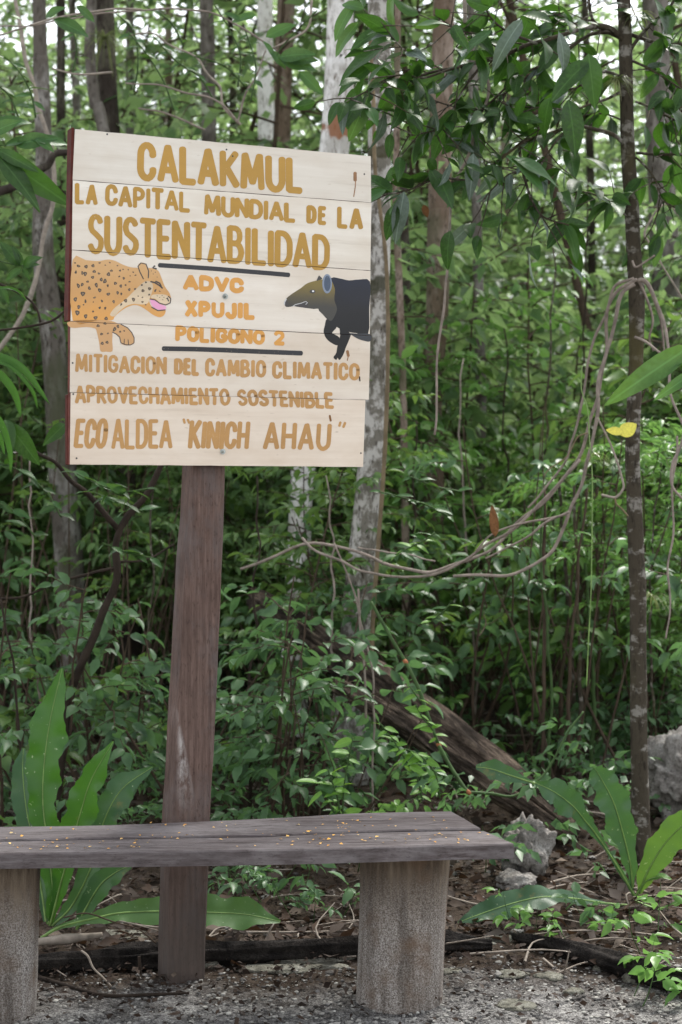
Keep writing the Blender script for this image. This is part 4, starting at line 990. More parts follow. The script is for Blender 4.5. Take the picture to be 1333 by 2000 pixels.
# ---- lianas
lr = thing('liana', 'grey brown lianas swooping down from the slender tree to the mottled tree', 'vine', at(1242, 552, 6.75))
vine_part(lr, 'strand', [(1244, 548), (1207, 567), (1186, 600), (1183, 650), (1182, 710), (1167, 785), (1150, 845), (1132, 900), (1097, 945), (1037, 1000), (992, 1045), (947, 1080), (892, 1102), (832, 1117), (767, 1107), (717, 1085), (677, 1070), (620, 1058), (560, 1075), (470, 1110)], [6.75, 7.4], 8, 7, 'liana', jit=.016, sd=1)
vine_part(lr, 'strand', [(1242, 556), (1215, 580), (1195, 640), (1172, 740), (1162, 815), (1147, 890), (1137, 950), (1112, 1000), (1087, 1065), (1047, 1100), (1007, 1117), (947, 1125), (887, 1125)], [6.7, 6.9], 9, 7, 'liana', jit=.016, sd=2)
vine_part(lr, 'strand', [(1130, 895), (1085, 955), (1010, 1025), (960, 1060), (910, 1095), (867, 1115), (807, 1127), (727, 1120), (672, 1102), (620, 1080), (590, 1050)], [6.75, 7.3], 7, 6, 'liana', jit=.016, sd=3)
vine_part(lr, 'strand', [(1240, 545), (1200, 560), (1180, 620), (1160, 665), (1148, 710), (1142, 780), (1118, 860), (1105, 900), (1060, 960), (1030, 990)], [6.8, 7.0], 7, 5, 'liana', jit=.01, sd=4)
vine_part(lr, 'strand', [(1107, 1005), (1060, 1015), (1010, 1025), (960, 1045), (930, 1075)], [6.8, 6.9], 6, 4, 'liana', jit=.006, sd=5)
vine_part(lr, 'strand', [(1112, 1000), (1070, 1020), (1035, 1045), (990, 1070), (950, 1090)], [6.75, 6.9], 6, 4, 'liana', jit=.006, sd=6)
vine_part(lr, 'strand', [(850, 1100), (800, 1085), (740, 1075), (700, 1065)], [6.9, 7.3], 4, 4, 'liana', jit=.016, sd=16)
vine_part(lr, 'strand', [(1248, 548), (1262, 552), (1282, 590), (1297, 640), (1305, 690), (1308, 760), (1325, 820), (1345, 850)], [6.75, 6.6], 8, 6, 'liana', jit=.016, sd=7)
vine_part(lr, 'strand', [(1248, 550), (1268, 565), (1290, 620), (1300, 690)], [6.8, 6.9], 6, 5, 'liana', jit=.016, sd=8)
vine_part(lr, 'strand', [(1246, 552), (1258, 580), (1272, 620), (1268, 660), (1278, 690)], [6.8, 6.9], 6, 5, 'liana', jit=.016, sd=9)
vine_part(lr, 'strand', [(1280, 500), (1262, 512), (1243, 522), (1236, 510)], [6.7, 6.75], 4, 5, 'liana', jit=.004, sd=10)
vine_part(lr, 'strand', [(1240, 658), (1262, 668), (1290, 690)], [6.75, 6.7], 6, 5, 'liana', sd=11)
solo_vine('liana', 'thin grey liana hanging from the top past the tan tree', 'vine', [(903, -20), (907, 35), (912, 75), (935, 125), (953, 160), (950, 200), (932, 240), (917, 300), (887, 370), (880, 450), (872, 550), (860, 660), (855, 720), (850, 850)], 6.6, 9, 5, 'liana', jit=.01, sd=12)
solo_vine('liana', 'tan straight liana running down along the mottled tree', 'vine', [(722, 60), (730, 200), (733, 330), (752, 480), (758, 600), (757, 750), (751, 900), (744, 1000), (735, 1120), (728, 1230), (725, 1330)], 8.3, 7, 9, 'liana_tan', sd=13)
solo_vine('dead_twig', 'pale dead twig hanging curled below the yellow leaf', 'twig', [(1168, 815), (1180, 842), (1200, 890), (1217, 940), (1216, 955), (1202, 970), (1175, 966)], 6.7, 4, 5, 'twig', jit=.006, sd=14)
solo_vine('dead_twig', 'yellowish twig end dropping from the curled twig', 'twig', [(1202, 972), (1205, 985), (1216, 995), (1228, 1009)], 6.7, 3, 3, 'liana_tan', jit=.004, sd=15)
solo_vine('tendril', 'thin yellow green tendril hanging straight down by the lianas', 'vine', [(1137, 715), (1136, 760), (1148, 800), (1152, 860), (1157, 920), (1157, 1000), (1155, 1150), (1150, 1250), (1146, 1340)], 6.65, 2.6, 2.6, 'midrib', segs=5)
solo_vine('tendril', 'pale tendril curving left from the knot in the lianas', 'vine', [(1150, 845), (1130, 855), (1110, 890), (1075, 915), (1063, 930)], 6.65, 2.6, 2, 'liana_tan', segs=5, jit=.005)
solo_vine('liana', 'twisted liana loop at the right edge below the long leaf', 'vine', [(1345, 800), (1330, 870), (1315, 905), (1312, 945), (1330, 970), (1350, 985)], 6.6, 7, 6, 'liana', jit=.006, sd=17)
solo_vine('liana', 'straight stem dropping at the right edge behind the loop', 'vine', [(1322, 850), (1316, 950), (1315, 1040), (1305, 1110), (1312, 1180), (1300, 1250)], 6.75, 6, 4, 'liana', jit=.01, sd=18)
solo_vine('liana', 'diagonal twig reaching from the right edge to the slender tree', 'vine', [(1340, 440), (1300, 400), (1260, 450), (1270, 480), (1320, 560), (1340, 590)], 7.4, 4, 4, 'twig', jit=.006, sd=19)
# green jointed climber
cl = thing('climbing_stem', 'smooth green jointed stem crossing in front of the fallen log', 'vine', at(915, 1545, 6.7))
vine_part(cl, 'stem', [(725, 1175), (755, 1230), (792, 1292)], [6.9, 6.85], 6, 7, 'greenstem'); vine_part(cl, 'stem', [(792, 1292), (818, 1345), (832, 1385), (857, 1455)], [6.85, 6.8], 7, 7, 'greenstem')
vine_part(cl, 'stem', [(857, 1455), (885, 1505), (913, 1547)], [6.8, 6.7], 8, 7, 'greenstem'); vine_part(cl, 'stem', [(913, 1547), (960, 1550), (1005, 1554), (1050, 1525), (1075, 1495), (1110, 1430), (1140, 1390)], [6.7, 6.9], 6, 4, 'greenstem')
for x, y, Y in ((792, 1292, 6.85), (857, 1455, 6.8), (915, 1547, 6.7)):
    V, fs = tube([at(x - 3, y - 4, Y), at(x, y, Y), at(x + 4, y + 4, Y)], [.006, .009, .007], 8); mb = MB(); mb.add(V - np.array(cl.location), fs); link('node', mb.mesh('node'), plain('node_orange_brown', (.28, .11, .05)), cl)
solo_vine('twig_stem', 'thin upright pale stem left of two in front of the fallen log', 'twig', [(700, 1150), (706, 1250), (712, 1330), (714, 1400)], 7.2, 5, 6, 'liana', jit=.01)
solo_vine('twig_stem', 'thin upright pale stem right of two in front of the fallen log', 'twig', [(655, 1060), (690, 1150), (710, 1230), (728, 1320), (730, 1400), (729, 1480), (731, 1600)], 7.2, 4, 5, 'liana', jit=.01, sd=4)
# ---- thin stems clustered right of centre
r = random.Random(8)
ORD = ['first', 'second', 'third', 'fourth', 'fifth', 'sixth', 'seventh', 'eighth', 'ninth', 'tenth', 'eleventh']
for i in range(11):
    x = 1050 + i * 12 + r.uniform(-4, 4)
    Y = r.uniform(8.0, 9.4); x2 = x + r.uniform(-35, 45)
    gp = onground(x, Y)
    ypx = 930 + (CAMZ - gp.z) * F / Y
    o, _ = vine_part(None, 'thin_sapling', [(x2, 950), ((x + x2) / 2 + r.uniform(-8, 8), 1150), (x + r.uniform(-4, 4), 1350), (x, ypx + 6)], Y, r.uniform(3, 6), r.uniform(6, 11), r.choice(['darkbark', 'bark_sap', 'greenstem', 'stem']), jit=.015, sd=i)
    tag(o, ORD[i] + ' from the left of the thin bare stems clustered left of the slender tree', 'sapling', 'thin sapling stems in a cluster')
TS = [(985, 640, 1000, 1250, 10.5, 'thin dark stem rising behind the middle of the lianas'), (1085, 480, 1070, 1200, 10.0, 'slim leaning stem behind the feathery shrub'), (900, 700, 930, 1300, 9.6, 'slim grey stem between the tan tree and the lianas'), (1150, 350, 1120, 1150, 11.0, 'slim stem left of the liana knot'),
      (1290, 900, 1275, 1400, 8.6, 'dark stem right of the lower slender tree'), (640, 930, 655, 1300, 8.2, 'slim dark stem below the lower right part of the sign'), (505, 930, 490, 1350, 8.0, 'slim dark stem right of the sign post'), (300, 930, 290, 1400, 8.4, 'slim stem just left of the sign post'), (60, 900, 75, 1400, 8.0, 'slim stem behind the strap leaves at left'), (810, 820, 790, 1260, 9.2, 'slim stem between the mottled tree and the tan tree')]
for i, (xa, ya, xb, yb, Y, lb) in enumerate(TS):
    gp_ = onground(xb, Y); yp = 930 + (CAMZ - gp_.z) * F / Y
    o, _ = vine_part(None, 'thin_sapling', [(xa, ya), ((xa + xb) / 2 + r.uniform(-12, 12), (ya + yb) / 2), (xb, yb), (xb, yp + 5)], Y, 3, 7, ['darkbark', 'bark_sap', 'liana'][i % 3], jit=.03, sd=i + 30); tag(o, lb, 'sapling')
# ---- dark crooked sapling on the left
ds = thing('crooked_sapling', 'dark crooked sapling left of the sign post', 'sapling', onground(130, 7.2))
vine_part(ds, 'trunk', [(350, 850), (312, 920), (285, 965), (262, 995), (236, 1040), (226, 1085), (225, 1140), (205, 1190), (190, 1230), (162, 1290), (140, 1345), (122, 1440), (112, 1560), (110, 1640)], 7.2, 11, 19, 'darkbark', segs=10, jit=.012)
vine_part(ds, 'branch', [(231, 1035), (208, 1010), (170, 965), (140, 940), (110, 905), (70, 880), (40, 840)], [7.2, 6.9], 12, 6, 'darkbark', jit=.01, sd=3)
vine_part(ds, 'branch', [(226, 1110), (160, 1125), (80, 1150), (0, 1172), (-60, 1180)], [7.2, 7.0], 6, 4, 'darkbark', jit=.016, sd=4)
vine_part(ds, 'branch', [(228, 1100), (290, 1090), (340, 1060)], [7.2, 7.3], 5, 4, 'darkbark', jit=.016, sd=5)
solo_vine('thin_sapling', 'thin dark stem near the left edge above the strap leaves', 'sapling', [(2, 1170), (12, 1230), (28, 1300), (36, 1400), (40, 1560)], 6.9, 4, 5, 'darkbark', jit=.01)
solo_vine('leaning_stem', 'white leaning stem curving up beside the stout grey tree', 'tree', [(30, -20), (45, 90), (72, 190), (100, 290), (106, 350), (104, 400), (84, 470), (66, 560), (42, 620), (12, 668), (-20, 700)], 9.0, 8, 10, 'twig', jit=.01)
solo_vine('bare_branch', 'forked grey branch under the left grass blades', 'branch', [(135, 595), (110, 620), (85, 632), (40, 640), (0, 645), (-40, 655)], 6.2, 4, 5, 'darkbark', jit=.008)
solo_vine('bare_branch', 'curved dark branch rising from the fork at the left edge', 'branch', [(80, 630), (70, 600), (45, 580), (0, 555), (-30, 545)], 6.2, 4, 5, 'darkbark', jit=.016, sd=3)
solo_vine('bare_branch', 'thick dark limb at the left edge beside the sign', 'branch', [(140, 300), (110, 300), (90, 325), (40, 355), (-30, 385)], 8.5, 12, 20, 'bark_dark', jit=.02, sd=3)
# pale arching twigs in the top left
TW = [([(-10, 70), (60, 50), (130, 32), (190, 20), (280, 18)], 'upper long pale twig crossing the top left corner'), ([(-10, 55), (80, 48), (200, 25), (330, 18), (420, 30), (480, 60), (530, 95)], 'long arching twig running right across the top left'),
  ([(250, 70), (300, 65), (330, 85), (380, 110), (400, 140), (430, 170), (440, 210), (470, 245)], 'knotted brown twig above the word CALAKMUL'), ([(245, 160), (300, 165), (370, 180), (430, 200), (460, 232)], 'pale crooked twig lying just over the sign'),
  ([(100, 135), (160, 142), (220, 140)], 'short pale twig in front of the mossy tree'), ([(520, 100), (500, 150), (480, 190), (465, 240)], 'dark twig falling behind the top of the sign'), ([(530, 95), (575, 75), (600, 50), (610, 0)], 'dark twig with leaves beside the bright white tree'), ([(270, 210), (340, 225), (400, 255)], 'faint twig touching the top edge of the sign')]
for i, (px, lb) in enumerate(TW):
    solo_vine('bare_twig', lb, 'twig', px, 7.5 + .2 * (i % 3), 3.5, 5, 'twig' if i % 2 == 0 else 'liana', jit=.012, sd=i)

# ---- leafy twigs near the camera side, with leaves as parts
def leafy(name, label, cat, twig_px, Y, leaves, ms, tw=4, mat='greenstem', up=(0, -1, .45)):
    """leaves: (x,y) base, (x,y) tip, in the photograph, at distance Y"""
    t = thing(name, label, cat, at(*twig_px[0], Y))
    if len(twig_px) > 1: vine_part(t, 'stem', twig_px, Y, tw, tw * .6, mat, segs=6)
    rr = random.Random(len(label))
    for (a, b2) in leaves:
        A, B = at(*a, Y), at(*b2, Y - rr.uniform(-.03, .08)); d = B - A
        put_leaf(t, rr.choice(ms), A, d, np.array(up) + rvec(rr, .2), d.length * 1.02)
    return t
leafy('broadleaf_shrub', 'big dark drooping leaves at the left edge beside the sign', 'shrub', [(-30, 300), (-5, 296)], 5.6, [((-10, 296), (136, 402)), ((-8, 300), (84, 398)), ((-5, 292), (70, 330))], leaf_set('leaf_dark', wr=.15, bend=.22, fold=.1), 6)
leafy('broadleaf_shrub', 'fresh green leaves over the dark drooping ones at the left edge', 'shrub', [(-20, 285), (40, 282), (75, 270)], 5.7, [((30, 283), (108, 262)), ((60, 272), (136, 270)), ((10, 285), (60, 262)), ((-20, 245), (58, 226)), ((-20, 262), (30, 232)), ((70, 270), (105, 290))], SLP, 3)
leafy('broadleaf_shrub', 'rosette of dark leaves at the left edge halfway down the sign', 'shrub', [(-20, 505), (20, 515), (48, 520)], 6.4, [((40, 520), (2, 470)), ((42, 520), (30, 480)), ((45, 520), (68, 500)), ((45, 522), (75, 512)), ((42, 524), (10, 545)), ((45, 524), (58, 545)), ((0, 520), (-30, 560)), ((0, 560), (18, 590))], SLD, 4)
leafy('broadleaf_shrub', 'long green leaves reaching in at the right edge over the slender tree', 'shrub', [(1400, 672), (1345, 690)], 5.4, [((1350, 676), (1192, 778)), ((1360, 725), (1290, 770)), ((1365, 700), (1303, 707)), ((1370, 730), (1300, 742))], leaf_set('leaf_part', wr=.13, bend=.3, fold=.12), 5)
leafy('leafy_twig', 'spray of pointed leaves between the white trees over the sign', 'shrub', [(620, 20), (580, 60), (545, 100), (540, 125)], 7.0, [((520, 72), (575, 42)), ((535, 110), (520, 78)), ((545, 112), (608, 98)), ((548, 118), (618, 128)), ((560, 118), (620, 112)), ((585, 140), (632, 180)), ((530, 100), (560, 130)), ((470, 40), (440, 20)), ((500, 30), (450, 35))], SLP, 3)
leafy('leafy_twig', 'single dark arching leaf at the top left', 'shrub', [(160, 30), (105, 38)], 6.5, [((105, 38), (172, 60)), ((90, 32), (120, 10)), ((150, 12), (190, 40)), ((20, 30), (54, 38))], SLP, 2)
leafy('leafy_twig', 'broad dark hanging leaf beside the lower left corner of the sign', 'shrub', [(-20, 830), (10, 828), (20, 830)], 6.0, [((18, 828), (72, 905)), ((128, 828), (90, 862)), ((12, 820), (22, 870))], SLD, 4)
# grass like blades at the left edge
def blades(label, px, Y, specs, mat, name='grass_clump', cat='grass'):
    t = thing(name, label, cat, at(*px, Y))
    for pts, w_ in specs:
        P = catmull([at(x, y, Y + .02 * i) for i, (x, y) in enumerate(pts)], 6); n = len(P); V = []
        for i in range(n):
            td = unit(P[min(i + 1, n - 1)] - P[max(i - 1, 0)]); s = unit(np.cross(td, np.array([0, -1., .4]))); hw = w_ / F * Y / 2 * math.sin(math.pi * (.12 + .88 * i / (n - 1))) ** .6
            V += [P[i] - s * hw + np.array([0, -.004, 0]), P[i], P[i] + s * hw + np.array([0, -.004, 0])]
        f = [(3 * i + j, 3 * i + j + 1, 3 * i + j + 4, 3 * i + j + 3) for i in range(n - 1) for j in range(2)]
        me = make_mesh('blade', np.array(V) - np.array(t.location), [np.array(f)]); link('blade', me, M[mat], t)
    return t
blades('arching light green grass blades at the left edge', (-25, 700), 5.5, [([(-25, 690), (10, 700), (50, 725), (98, 790)], 17), ([(-25, 715), (5, 735), (30, 770), (42, 815)], 16), ([(-20, 790), (5, 830), (20, 880), (22, 925)], 12), ([(-20, 565), (15, 562), (38, 570), (55, 590)], 6), ([(-25, 705), (20, 715), (62, 760), (75, 800)], 9), ([(-20, 820), (0, 850), (10, 890)], 10)], 'strap')
# strap leaved plants (bird's nest like)
def strap_leaf(t, pts, wid, mat, Ys, ripple=.10, face=(0, -1, .25), petiole=.0, seed=1, fold=.16, twist=0):
    if not hasattr(Ys, '__len__'): Ys = [Ys] * len(pts)
    Ys = np.interp(np.linspace(0, 1, len(pts)), np.linspace(0, 1, len(Ys)), Ys)
    P = catmull([at(x, y, Y) for (x, y), Y in zip(pts, Ys)], 8); n = len(P); V = []; rr = random.Random(seed); ph = rr.uniform(0, 6)
    wl = np.interp(np.linspace(0, 1, n), np.linspace(0, 1, len(wid)), wid) / F * np.mean(Ys) / 2
    R_ = (-1, -.6, -.25, 0, .25, .6, 1)
    for i in range(n):
        td = unit(P[min(i + 1, n - 1)] - P[max(i - 1, 0)]); fc = np.array(face, float); s = unit(np.cross(td, fc)); u = unit(np.cross(s, td))
        for k in R_:
            rip = 1 + ripple * (math.sin(i * .7 + ph + (1.7 if k > 0 else 0)) * abs(k) + .5 * math.sin(i * 2.1 + ph * 2 + k * 2) * abs(k))
            V.append(P[i] + s * k * wl[i] * rip + u * (wl[i] * (fold * abs(k) + ripple * 1.6 * (math.sin(i * .62 + ph + 1.4 * np.sign(k)) + .5 * math.sin(i * 1.37 + ph * 3)) * abs(k) ** 2)))
    m_ = len(R_)
    f = [(m_ * i + j, m_ * i + j + 1, m_ * (i + 1) + j + 1, m_ * (i + 1) + j) for i in range(n - 1) for j in range(m_ - 1)]
    lf = link('leaf', make_mesh('leaf', np.array(V) - np.array(t.location), [np.array(f)]), M[mat], t)
    Vr, fs = tube(P, [.0045, .0012], 5, False); mb = MB(); mb.add(Vr - np.array(t.location), fs); link('midrib', mb.mesh('midrib'), M['midrib'], lf)
    return lf
LY = 5.75
lp = thing('strap_leaved_plant', 'large strap leaved plant behind the left end of the bench', 'plant', onground(95, LY))
strap_leaf(lp, [(95, 1805), (104, 1740), (92, 1640), (84, 1560), (88, 1480), (100, 1400), (122, 1305)], [10, 26, 48, 52, 62, 74, 60, 4], 'strap', [LY, 5.8], .14, seed=2)
strap_leaf(lp, [(90, 1800), (80, 1730), (66, 1650), (52, 1580), (45, 1510), (46, 1462)], [8, 26, 42, 50, 46, 6], 'strap_cool', [LY, 5.9], .11, seed=3)
strap_leaf(lp, [(98, 1808), (118, 1730), (140, 1650), (160, 1580), (180, 1520), (222, 1448)], [8, 26, 50, 64, 58, 46, 4], 'strap', [LY, 5.65], .14, seed=4)
strap_leaf(lp, [(102, 1808), (140, 1770), (180, 1690), (205, 1600), (240, 1540), (298, 1498)], [8, 26, 40, 54, 60, 50, 5], 'strap_cool', [LY, 5.75, 5.8], .14, seed=5)
strap_leaf(lp, [(150, 1815), (165, 1780), (195, 1730), (225, 1705), (256, 1690)], [5, 30, 46, 40, 10], 'strap_cool', [5.65, 5.6], .07, seed=7)
strap_leaf(lp, [(80, 1832), (120, 1810), (180, 1795), (240, 1783), (330, 1780), (400, 1782), (480, 1786), (548, 1800)], [6, 10, 24, 46, 62, 74, 66, 6], 'strap_pale', [5.6, 5.62, 5.6], .09, (0, -.75, .7), seed=6)
RY = 6.3
rp = thing('strap_leaved_plant', 'wavy strap leaved plant at the foot of the slender tree', 'plant', onground(1238, RY))
strap_leaf(rp, [(1236, 1735), (1232, 1690), (1218, 1630), (1200, 1570), (1180, 1530), (1162, 1500)], [5, 24, 50, 66, 56, 30], 'strap_cool', [RY, 6.2], .14, seed=8)
strap_leaf(rp, [(1240, 1750), (1205, 1690), (1165, 1630), (1145, 1605), (1120, 1575), (1085, 1548), (1045, 1528)], [8, 9, 10, 26, 30, 56, 50, 6], 'strap_cool', [RY, 6.1], .13, seed=9)
strap_leaf(rp, [(1045, 1530), (1020, 1522), (990, 1512), (960, 1502), (930, 1498)], [4, 14, 34, 40, 8], 'strap_cool', [6.05, 6.0], .05, seed=10)
strap_leaf(rp, [(1250, 1745), (1262, 1710), (1290, 1660), (1320, 1625), (1360, 1590)], [7, 36, 58, 60, 50], 'strap_pale', [RY, 6.15], .07, seed=11)
strap_leaf(rp, [(1225, 1768), (1180, 1764), (1120, 1755), (1060, 1752), (1000, 1765), (940, 1785), (895, 1802)], [5, 6, 30, 48, 58, 58, 40, 4], 'strap_cool', [RY, 6.0, 5.95], .09, (0, -.6, .8), seed=12)
strap_leaf(rp, [(1240, 1760), (1290, 1775), (1340, 1758), (1370, 1750)], [5, 12, 26, 30], 'strap_pale', [RY, 6.1], .05, (0, -.5, 1), seed=13)
strap_leaf(rp, [(1240, 1755), (1262, 1722), (1290, 1712), (1312, 1718)], [5, 18, 22, 4], 'strap_pale', [RY, 6.2], .05, (0, -.5, 1), seed=14)
# odd leaves
def single(name, label, cat, base, tip, Y, mat, wr=.25, up=(0, -1, .4)):
    me = big_leaf_mesh(len(label), wr=wr, bend=.12, fold=.06, wave=.02); me.name = name; me.materials.append(M[mat]); A, B = at(*base, Y), at(*tip, Y); d = (B - A)
    d = d.normalized(); u = Vector(up).normalized(); sd_ = u.cross(d).normalized(); u = d.cross(sd_); l = (B - A).length
    o = link(name, me); o.matrix_world = Matrix(((d.x * l, sd_.x * l, u.x * l, A.x), (d.y * l, sd_.y * l, u.y * l, A.y), (d.z * l, sd_.z * l, u.z * l, A.z), (0, 0, 0, 1)))
    return tag(o, label, cat)
single('yellow_leaf', 'bright yellow leaf pair caught by the slender tree, left half', 'leaf', (1217, 845), (1184, 838), 6.65, 'yellowleaf', .3)
single('yellow_leaf', 'bright yellow leaf pair caught by the slender tree, right half', 'leaf', (1212, 850), (1244, 826), 6.65, 'yellowleaf', .42)
single('dead_leaf', 'brown dead leaf hanging upright over the lianas', 'leaf', (968, 1048), (962, 985), 6.7, 'brownleaf', .16)
single('dead_leaf', 'orange brown leaf hanging under the dark crown beside the tan tree', 'leaf', (828, 400), (836, 425), 6.6, 'brownleaf', .3)

# ---------------------------------------------------------------- fallen log, rocks, edging
def rockmat(name, a, b2, c3, sc_=10):
    m, n, b = newmat(name); t = noisy(n, sc_, 6, .75); t2 = noisy(n, sc_ * 5, 4, .7, loc=(2, 2, 2))
    r = ramp(n, [(.3, c3), (.47, a), (.68, b2)]); n.links.new(t.outputs[0], r.inputs[0])
    c = mix(n, maprange(n, t2.outputs[0], .55, .7, 0, .7), r.outputs[0], c3); n.links.new(c, b.inputs['Base Color']); b.inputs['Roughness'].default_value = .95
    ad = N(n, 'ShaderNodeMath', operation='ADD'); n.links.new(t.outputs[0], ad.inputs[0]); n.links.new(t2.outputs[0], ad.inputs[1]); bump(n, b, ad.outputs[0], 1.0, .02); return m
def wood_log_mat():
    m, n, b = newmat('rotten_log'); a = noisy(n, 26, 6, .75, (.10, 1, 1)); s = noisy(n, 9, 5, .7, (.5, 1, 1), loc=(3, 0, 1)); f = noisy(n, 110, 4, .7, (.15, 1, 1))
    r = ramp(n, [(.32, (.014, .011, .009)), (.46, (.07, .053, .042)), (.56, (.17, .13, .10)), (.68, (.40, .32, .24))]); n.links.new(a.outputs[0], r.inputs[0])
    c = mix(n, maprange(n, s.outputs[0], .46, .60, 0, .85), r.outputs[0], (.018, .014, .011)); c = mix(n, maprange(n, f.outputs[0], .55, .65, 0, .6), c, (.02, .015, .012))
    n.links.new(c, b.inputs['Base Color']); b.inputs['Roughness'].default_value = .95
    bump(n, b, a.outputs[0], 1.0, .03); return m
M['log'] = wood_log_mat()
def log(label, P, R, seed, mat='log', name='fallen_log', rough=.45, segs=44, ridges=7, n=14, rz=.55):
    PP = catmull(P, n); m_ = len(PP); o0 = Vector(PP[0])
    V, fs = tube(PP, R, segs, True, 0)
    V = V.reshape(-1, 3).copy(); idx = np.arange(m_ * segs)
    for q in idx:
        i, j = divmod(q, segs); a = 2 * math.pi * j / segs; c = PP[i]; dv = V[q] - c
        k = 1 + rough * (-.9 * abs(noise.noise(Vector((math.cos(a) * ridges * .8, math.sin(a) * ridges * .8, i * .05 * rz + seed + 5)))) + noise.noise(Vector((math.cos(a) * ridges * .35, math.sin(a) * ridges * .35, i * .09 * rz + seed))) + .5 * noise.noise(Vector((math.cos(a) * ridges, math.sin(a) * ridges, i * .2 * rz + seed))))
        V[q] = c + dv * k
    q = Vector((1, 0, 0)).rotation_difference(Vector(PP[-1] - PP[0])); Ri = np.array(q.to_matrix())
    mb = MB(); mb.add((V - np.array(o0)) @ Ri, fs); o = link(name, mb.mesh(name), M[mat], None, o0); o.rotation_mode = 'QUATERNION'; o.rotation_quaternion = q; return tag(o, label, 'log')
A = at(1118, 1632, 7.35); B = at(950, 1500, 7.6); Cc = at(780, 1370, 7.95); D = at(690, 1300, 8.2); E = at(590, 1230, 8.5); G = at(500, 1170, 8.9)
log('long rotten fallen log slanting up left behind the bench', [A, B, Cc, D, E, G], [.05, .085, .10, .10, .09, .075, .05], 1)
log('split pale underside slab lying below the rotten fallen log', [at(1125, 1640, 7.25), at(1010, 1570, 7.35), at(900, 1500, 7.45), at(800, 1420, 7.6), at(660, 1340, 7.85)], [.02, .04, .05, .05, .035], 4, name='split_branch')
M['char'] = rockmat('charred_wood', (.022, .019, .017), (.06, .052, .046), (.008, .007, .007), 16)
def gp(px, py, up=0.0):
    p = ground_pt(px, py); p.z += up; return p
log('dark charred edging log on the ground behind the post', [gp(60, 1905, .03), gp(200, 1897, .03), gp(340, 1888, .035), gp(520, 1882, .035), gp(700, 1872, .03), gp(860, 1862, .03), gp(960, 1858, .02)], [.03, .036, .04, .042, .04, .036, .02], 6, 'char', 'edging_log', .55, 30, 9)
log('charred pole lying at the lower right edge of the gravel', [gp(960, 1822, .0), gp(1040, 1850, .02), gp(1130, 1880, .03), gp(1240, 1915, .035), gp(1345, 1945, .035), gp(1420, 1965, .03)], [.012, .022, .032, .038, .04, .04], 8, 'char', 'edging_log', .5, 30, 9)
log('pale stripped piece of wood on the edging log at left', [gp(75, 1880, .065), gp(130, 1878, .07), gp(200, 1868, .07)], [.012, .017, .008], 9, 'twig', 'wood_fragment', .2, 10)
def rock(label, px, py, Y, sx, sy, sz, seed, mat='rock', name='rock', sub=4, amp=.35, cat='rock', lift=.35, fr=1.3):
    bm = bmesh.new(); bmesh.ops.create_icosphere(bm, subdivisions=sub, radius=1); sv = Vector((seed * 3.1, seed, 0))
    for v in bm.verts:
        q = v.co.copy(); k = 1 + amp * (noise.noise(q * fr + sv) + .55 * noise.noise(q * fr * 2.3 + sv) + .35 * noise.noise(q * fr * 5 + sv) + .18 * noise.noise(q * fr * 11 + sv))
        c = noise.cell(q * 2.2 + sv) * .06; v.co = Vector((q.x * sx, q.y * sy, q.z * sz)) * (k + c)
    me = bpy.data.meshes.new(name); bm.to_mesh(me); bm.free()
    for p in me.polygons: p.use_smooth = True
    g = ground_pt(px, py) if Y is None else onground(px, Y)
    o = link(name, me, M[mat], None, (g.x, g.y, g.z + sz * lift)); return tag(o, label, cat)
M['rock'] = rockmat('pitted_limestone', (.24, .22, .20), (.46, .44, .41), (.045, .04, .033), 9)
M['stone'] = rockmat('flat_pale_stone', (.26, .25, .20), (.42, .41, .35), (.09, .085, .07), 24)
rock('pitted grey limestone rock just right of the bench end', 1030, 1690, 6.75, .085, .09, .125, 2, fr=1.6, amp=.42, lift=.72, sub=5)
rock('small dark lump of limestone at the foot of the pitted rock', 1010, 1720, 6.6, .07, .07, .045, 3)
rock('large pale limestone boulder at the right edge', 1338, 1560, 7.75, .20, .2, .21, 4, fr=1.5, amp=.42, lift=.8, sub=5)
rock('dark mossy rock on the forest floor left of the boulder', 1190, 1480, 9.0, .2, .12, .05, 5)
FLAT = [(590, 1875, .17, .06, .014), (1290, 1842, .05, .04, .02), (545, 1895, .12, .05, .012), (300, 1890, .028, .03, .025), (395, 1888, .05, .03, .02), (1000, 1905, .05, .04, .010), (1075, 1910, .045, .04, .012), (985, 1838, .06, .03, .016), (930, 1845, .07, .03, .010), (1235, 1915, .03, .03, .02), (1170, 1895, .02, .02, .014), (230, 1830, .11, .06, .012), (640, 1890, .06, .03, .01), (110, 1880, .04, .02, .01), (1010, 1965, .06, .05, .008), (1120, 1940, .03, .02, .012), (880, 1900, .04, .03, .008)]
FL = ['long flat pale stone on the ground between post and stump', 'whitish stone beside the charred pole at far right', 'flat grey stone in front of the edging log right of the post', 'small stone touching the left side of the post foot', 'pale stone just behind the right side of the post foot', 'greenish flat stone in the gravel right of the stump', 'greenish flat stone in the gravel, second from the stump', 'grey stone behind the right stump by the large low leaf', 'flat pale stone close behind the right stump', 'cream stone in the gravel near the charred pole', 'tiny pale stone in the gravel by the middle of the charred pole', 'broad flat rock under the strap leaved plant at left', 'small flat stone just left of the right stump', 'thin stone chip beside the left stump', 'low greenish stone at the bottom of the gravel', 'small pale stone in the open gravel at lower right', 'small grey stone hugging the right stump']
for i, ((px, py, sx, sy, sz), lb) in enumerate(zip(FLAT, FL)):
    if i == 1: continue
    rock(lb, px, py, None, sx, sy, sz, 20 + i, 'stone', 'stone', 3, .3, 'stone', .3)

